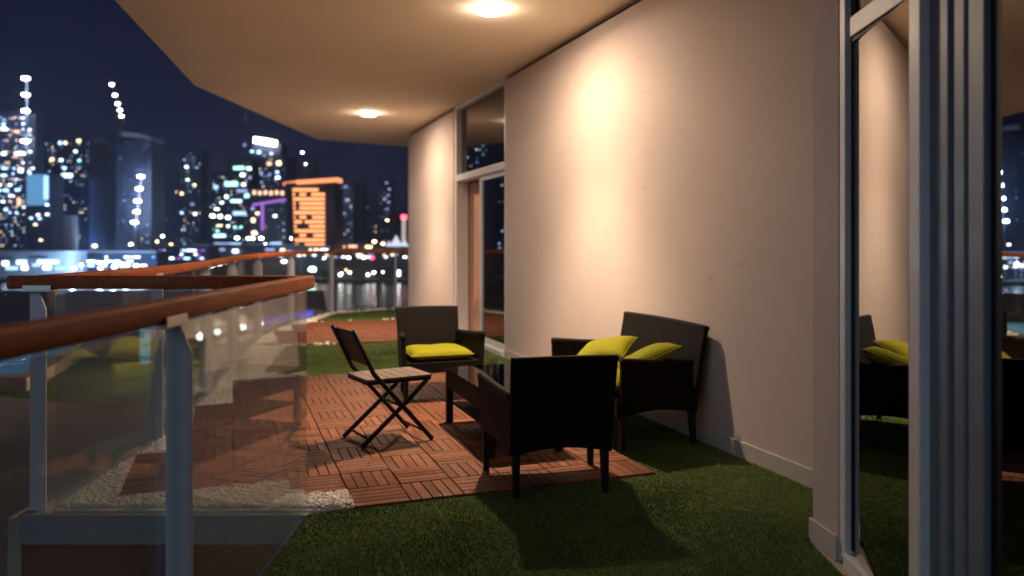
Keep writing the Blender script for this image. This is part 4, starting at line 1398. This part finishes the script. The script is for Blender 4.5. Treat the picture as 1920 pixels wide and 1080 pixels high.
def street_lamp(px, py, k, rp=3.2, D=None, label=None):
    if label is None and k != 'g':
        zn = next(z for lim, z in ZONES if px < lim)
        ZCOUNT[(zn, k)] = ZCOUNT.get((zn, k), 0) + 1
        label = '%s post lamp on far bank %s, %s from left' % (KCOL[k], zn, ORD[ZCOUNT[(zn, k)] - 1])
    if D is None:
        D = min(560, max(338, 9.4 * FP / max(1, py - HZ))) if py > 468 else 540
    x, y, z = at(px, py, D)
    t = thing('street_lamp', label or LLAB[k], 'lamp', (x, D, BANKZ), group='lamps on the far bank')
    h = max(1.5, z - BANKZ)
    inst('pole', POLE, t, (0, 0, 0), (1, 1, h))
    r = rp * D / FP
    inst('lamp_head', LH[k], t, (0, -0.3, h), (r, r, r))
    if px in BRIGHT:
        l = bpy.data.lights.new('street_light', 'POINT')
        l.energy = 15000
        l.color = (0.35, 0.62, 1.0)
        l.shadow_soft_size = 0.6
        lo = bpy.data.objects.new('street_light', l)
        COL.objects.link(lo)
        lo.parent = t
        lo.location = (0, -1.5, h + 1.0)
for (x, y, k, r) in sorted(((140, 503, 'w', 4), (153, 497, 'w', 3.5), (186, 492, 'w', 4), (189, 502, 'w', 4.5), (198, 492, 'w', 4), (215, 500, 'w', 5), (229, 495, 'w', 4.5), (239, 497, 'w', 4), (256, 498, 'w', 4.5),
                     (178, 461, 'y', 4.5), (200, 474, 'w', 3), (246, 458, 'w', 3.6), (295, 453, 'y', 3), (321, 459, 'y', 4), (310, 479, 'y', 3.6), (320, 473, 'w', 2.4), (332, 473, 'w', 2.4), (346, 472, 'w', 3), (365, 479, 'y', 4), (379, 475, 'y', 3.4), (305, 443, 'w', 3),
                     (445, 446, 'w', 4.4), (466, 447, 'w', 4), (474, 447, 'w', 4.2), (490, 447, 'w', 4.6), (498, 458, 'w', 3), (549, 447, 'w', 5), (0, 432, 'y', 5), (5, 452, 'y', 6), (-4, 458, 'w', 5),
                     (533, 490, 'w', 6), (552, 483, 'w', 4), (624, 459, 'w', 3), (628, 451, 'w', 2.6), (635, 475, 'w', 2.2), (608, 484, 'w', 2.8), (654, 483, 'w', 3.4), (662, 477, 'w', 3.2), (682, 483, 'w', 3.6),
                     (640, 513, 'w', 3.2), (638, 525, 'w', 3.4), (656, 511, 'w', 3), (649, 506, 'y', 2.2), (690, 523, 'w', 3.4), (701, 511, 'w', 3.6), (718, 510, 'w', 2.2), (748, 509, 'w', 3.2), (748, 520, 'w', 3.2), (758, 482, 'w', 2), (745, 480, 'w', 2),
                     (702, 453, 'y', 4.4), (718, 457, 'y', 3.6), (726, 413, 'y', 3), (567, 286, 'w', 2.8), (573, 308, 'w', 2), (266, 538, 'w', 3.6))):
    if y < 440:
        D = 900
        street_lamp(x, y, k, r * 0.8, D, 'high white beacon on the taller mast behind the orange building' if x == 567 else 'fainter white beacon on the lower mast behind the orange building' if x == 573 else 'warm beacon on a mast left of the red tipped chimney' if x == 726 else None)
    else:
        street_lamp(x, y, k, r * 0.8)
street_lamp(586, 505, 'g', 6.5)
street_lamp(698, 484, 'r', 4.0)
street_lamp(656, 472, 'r', 3.0)

# ---- the podium below the terrace: pool, lit lift tower, garden
pool = thing('swimming_pool', 'blue lit swimming pool with pink stone rim far below at left', 'pool', (-38, 58, PODZ), world=True)
MB().prism([(-75, 50), (-31.5, 50), (-36.5, 67), (-75, 67)], PODZ + 0.3, PODZ + 0.55).build('water_surface', E_POOL, pool)
cp = MB()
cp.prism([(-76, 48.8), (-30.2, 48.8), (-30.5, 50), (-76, 50)], PODZ, PODZ + 0.9)
cp.prism([(-76, 67), (-35.5, 67), (-35.2, 68.5), (-76, 68.5)], PODZ, PODZ + 0.9)
cp.prism([(-30.45, 50.002), (-31.45, 50.002), (-36.45, 66.998), (-35.45, 66.998)], PODZ, PODZ + 0.88)
cp.build('coping', COPING, pool)
lt = thing('lift_tower', 'turquoise lit glass lift tower standing on the podium, seen through the near glass', 'tower', (-28.2, 60, PODZ), world=True)
xa, xb = at(263, 0, 60)[0], at(303, 0, 60)[0]
zt = at(0, 596, 60)[2]
zb = at(0, 722, 60)[2]
MB().box(((xa + xb) / 2, 60.8, (PODZ + zt) / 2), (xb - xa - 0.1, 1.4, zt - PODZ)).build('core', B_GREY, lt)
for k in range(5):
    za, zc = zb + (zt - zb) * k / 5, zb + (zt - zb) * (k + 1) / 5
    MB().box(((xa + xb) / 2, 60, (za + zc) / 2), (xb - xa, 0.12, zc - za - 0.14)).build('glass_panel', E_CYAN, lt)
vp = MB().prism([at(498, 0, 90)[:1] + (84,), at(582, 0, 96)[:1] + (96,), at(586, 0, 101)[:1] + (101,), at(500, 0, 92)[:1] + (93,)], PODZ + 0.05, PODZ + 0.5).build('lit_pool', E_VIOLET)
tag(vp, 'narrow pool glowing violet blue below the far bend of the railing', 'pool')
lawn = MB().prism([(-36, 50), (-22, 44), (-20, 62), (-31, 78)], PODZ + 0.004, PODZ + 0.05).build('lawn', LAWN)
tag(lawn, kind='structure')
# garden lamps
for i, (x, y) in enumerate(((375, 631), (408, 622), (456, 613), (488, 606))):
    zl = PODZ + 3.0
    D = (CAM_H - zl) * FP / (y - HZ)
    p = at(x, y, D)
    t = thing('garden_lamp', 'white globe lamp in the garden below, %s of the row from left' % ('first', 'second', 'third', 'last')[i], 'lamp', (p[0], p[1], PODZ), group='row of garden lamps on the podium')
    MB().tube([(0, 0, 0), (0, 0, 3.0)], 0.07, 8).build('pole', B_BLACK, t)
    MB().lathe([(0.10, -0.22), (0.22, -0.08), (0.22, 0.08), (0.10, 0.22)], 12, (0, 0, 3.0)).build('globe', E_LAMP, t, smooth=True)
    l = bpy.data.lights.new('garden_light', 'POINT')
    l.energy = 900
    l.color = (1.0, 0.93, 0.72)
    l.shadow_soft_size = 0.3
    lo = bpy.data.objects.new('garden_light', l)
    COL.objects.link(lo)
    lo.parent = t
    lo.location = (0, 0, 3.6)
# garden shrubs: many small leaves
LEAF = mat('shrub_leaf', (0.10, 0.13, 0.025), 0.7, 0.2, noise=(2, 0.3))
def shrub(x, y, r, h, label):
    t = thing('garden_shrub', label, 'shrub', (x, y, PODZ), group='shrubs in the garden below')
    n = 700
    d = rng.normal(size=(n, 3))
    d /= np.linalg.norm(d, axis=1)[:, None]
    rr = rng.uniform(0.55, 1.0, n)[:, None] * (1 + 0.25 * np.sin(d[:, :1] * 5 + x) * np.cos(d[:, 1:2] * 4 + y))
    c = d * rr * np.array([r, r, h / 2]) + np.array([0, 0, h / 2 + 0.3])
    m = MB()
    for k in range(n):
        a = rng.normal(size=3); a /= np.linalg.norm(a)
        b = np.cross(a, rng.normal(size=3)); b /= np.linalg.norm(b)
        s = rng.uniform(0.12, 0.24)
        m.add([c[k] + a * s, c[k] + b * s * .5, c[k] - a * s, c[k] - b * s * .5], [(0, 1, 2, 3)])
    m.build('foliage', LEAF, t)
    MB().tube([(0, 0, 0), (0.05, 0, h * 0.6)], [0.1, 0.05], 6).build('stem', B_BROWN, t)
for (x, y, r, h, lb) in ((-27.5, 66, 1.7, 2.4, 'rounded shrub lit by the garden lamps, leftmost of the row'), (-25.6, 68, 1.5, 2.0, 'rounded shrub lit by the garden lamps, second of the row'), (-23.6, 66.5, 1.8, 2.6, 'wider rounded shrub in the garden, right of the row'), (-26, 60, 1.3, 1.5, 'low shrub on the lawn in front of the row')):
    shrub(x, y, r, h, lb)

# ------------------------------------------------------------------ night air
HAZE = bpy.data.materials.new('night_haze')
HAZE.use_nodes = True
ht = HAZE.node_tree
ht.nodes.clear()
pv = ht.nodes.new('ShaderNodeVolumePrincipled')
pv.inputs['Color'].default_value = (0.80, 0.80, 1.0, 1)
pv.inputs['Density'].default_value = 0.0003
ho = ht.nodes.new('ShaderNodeOutputMaterial')
ht.links.new(pv.outputs[0], ho.inputs['Volume'])
hz = MB().box((0, 900, 75), (4200, 2400, 212)).build('haze', HAZE)
tag(hz, kind='stuff')
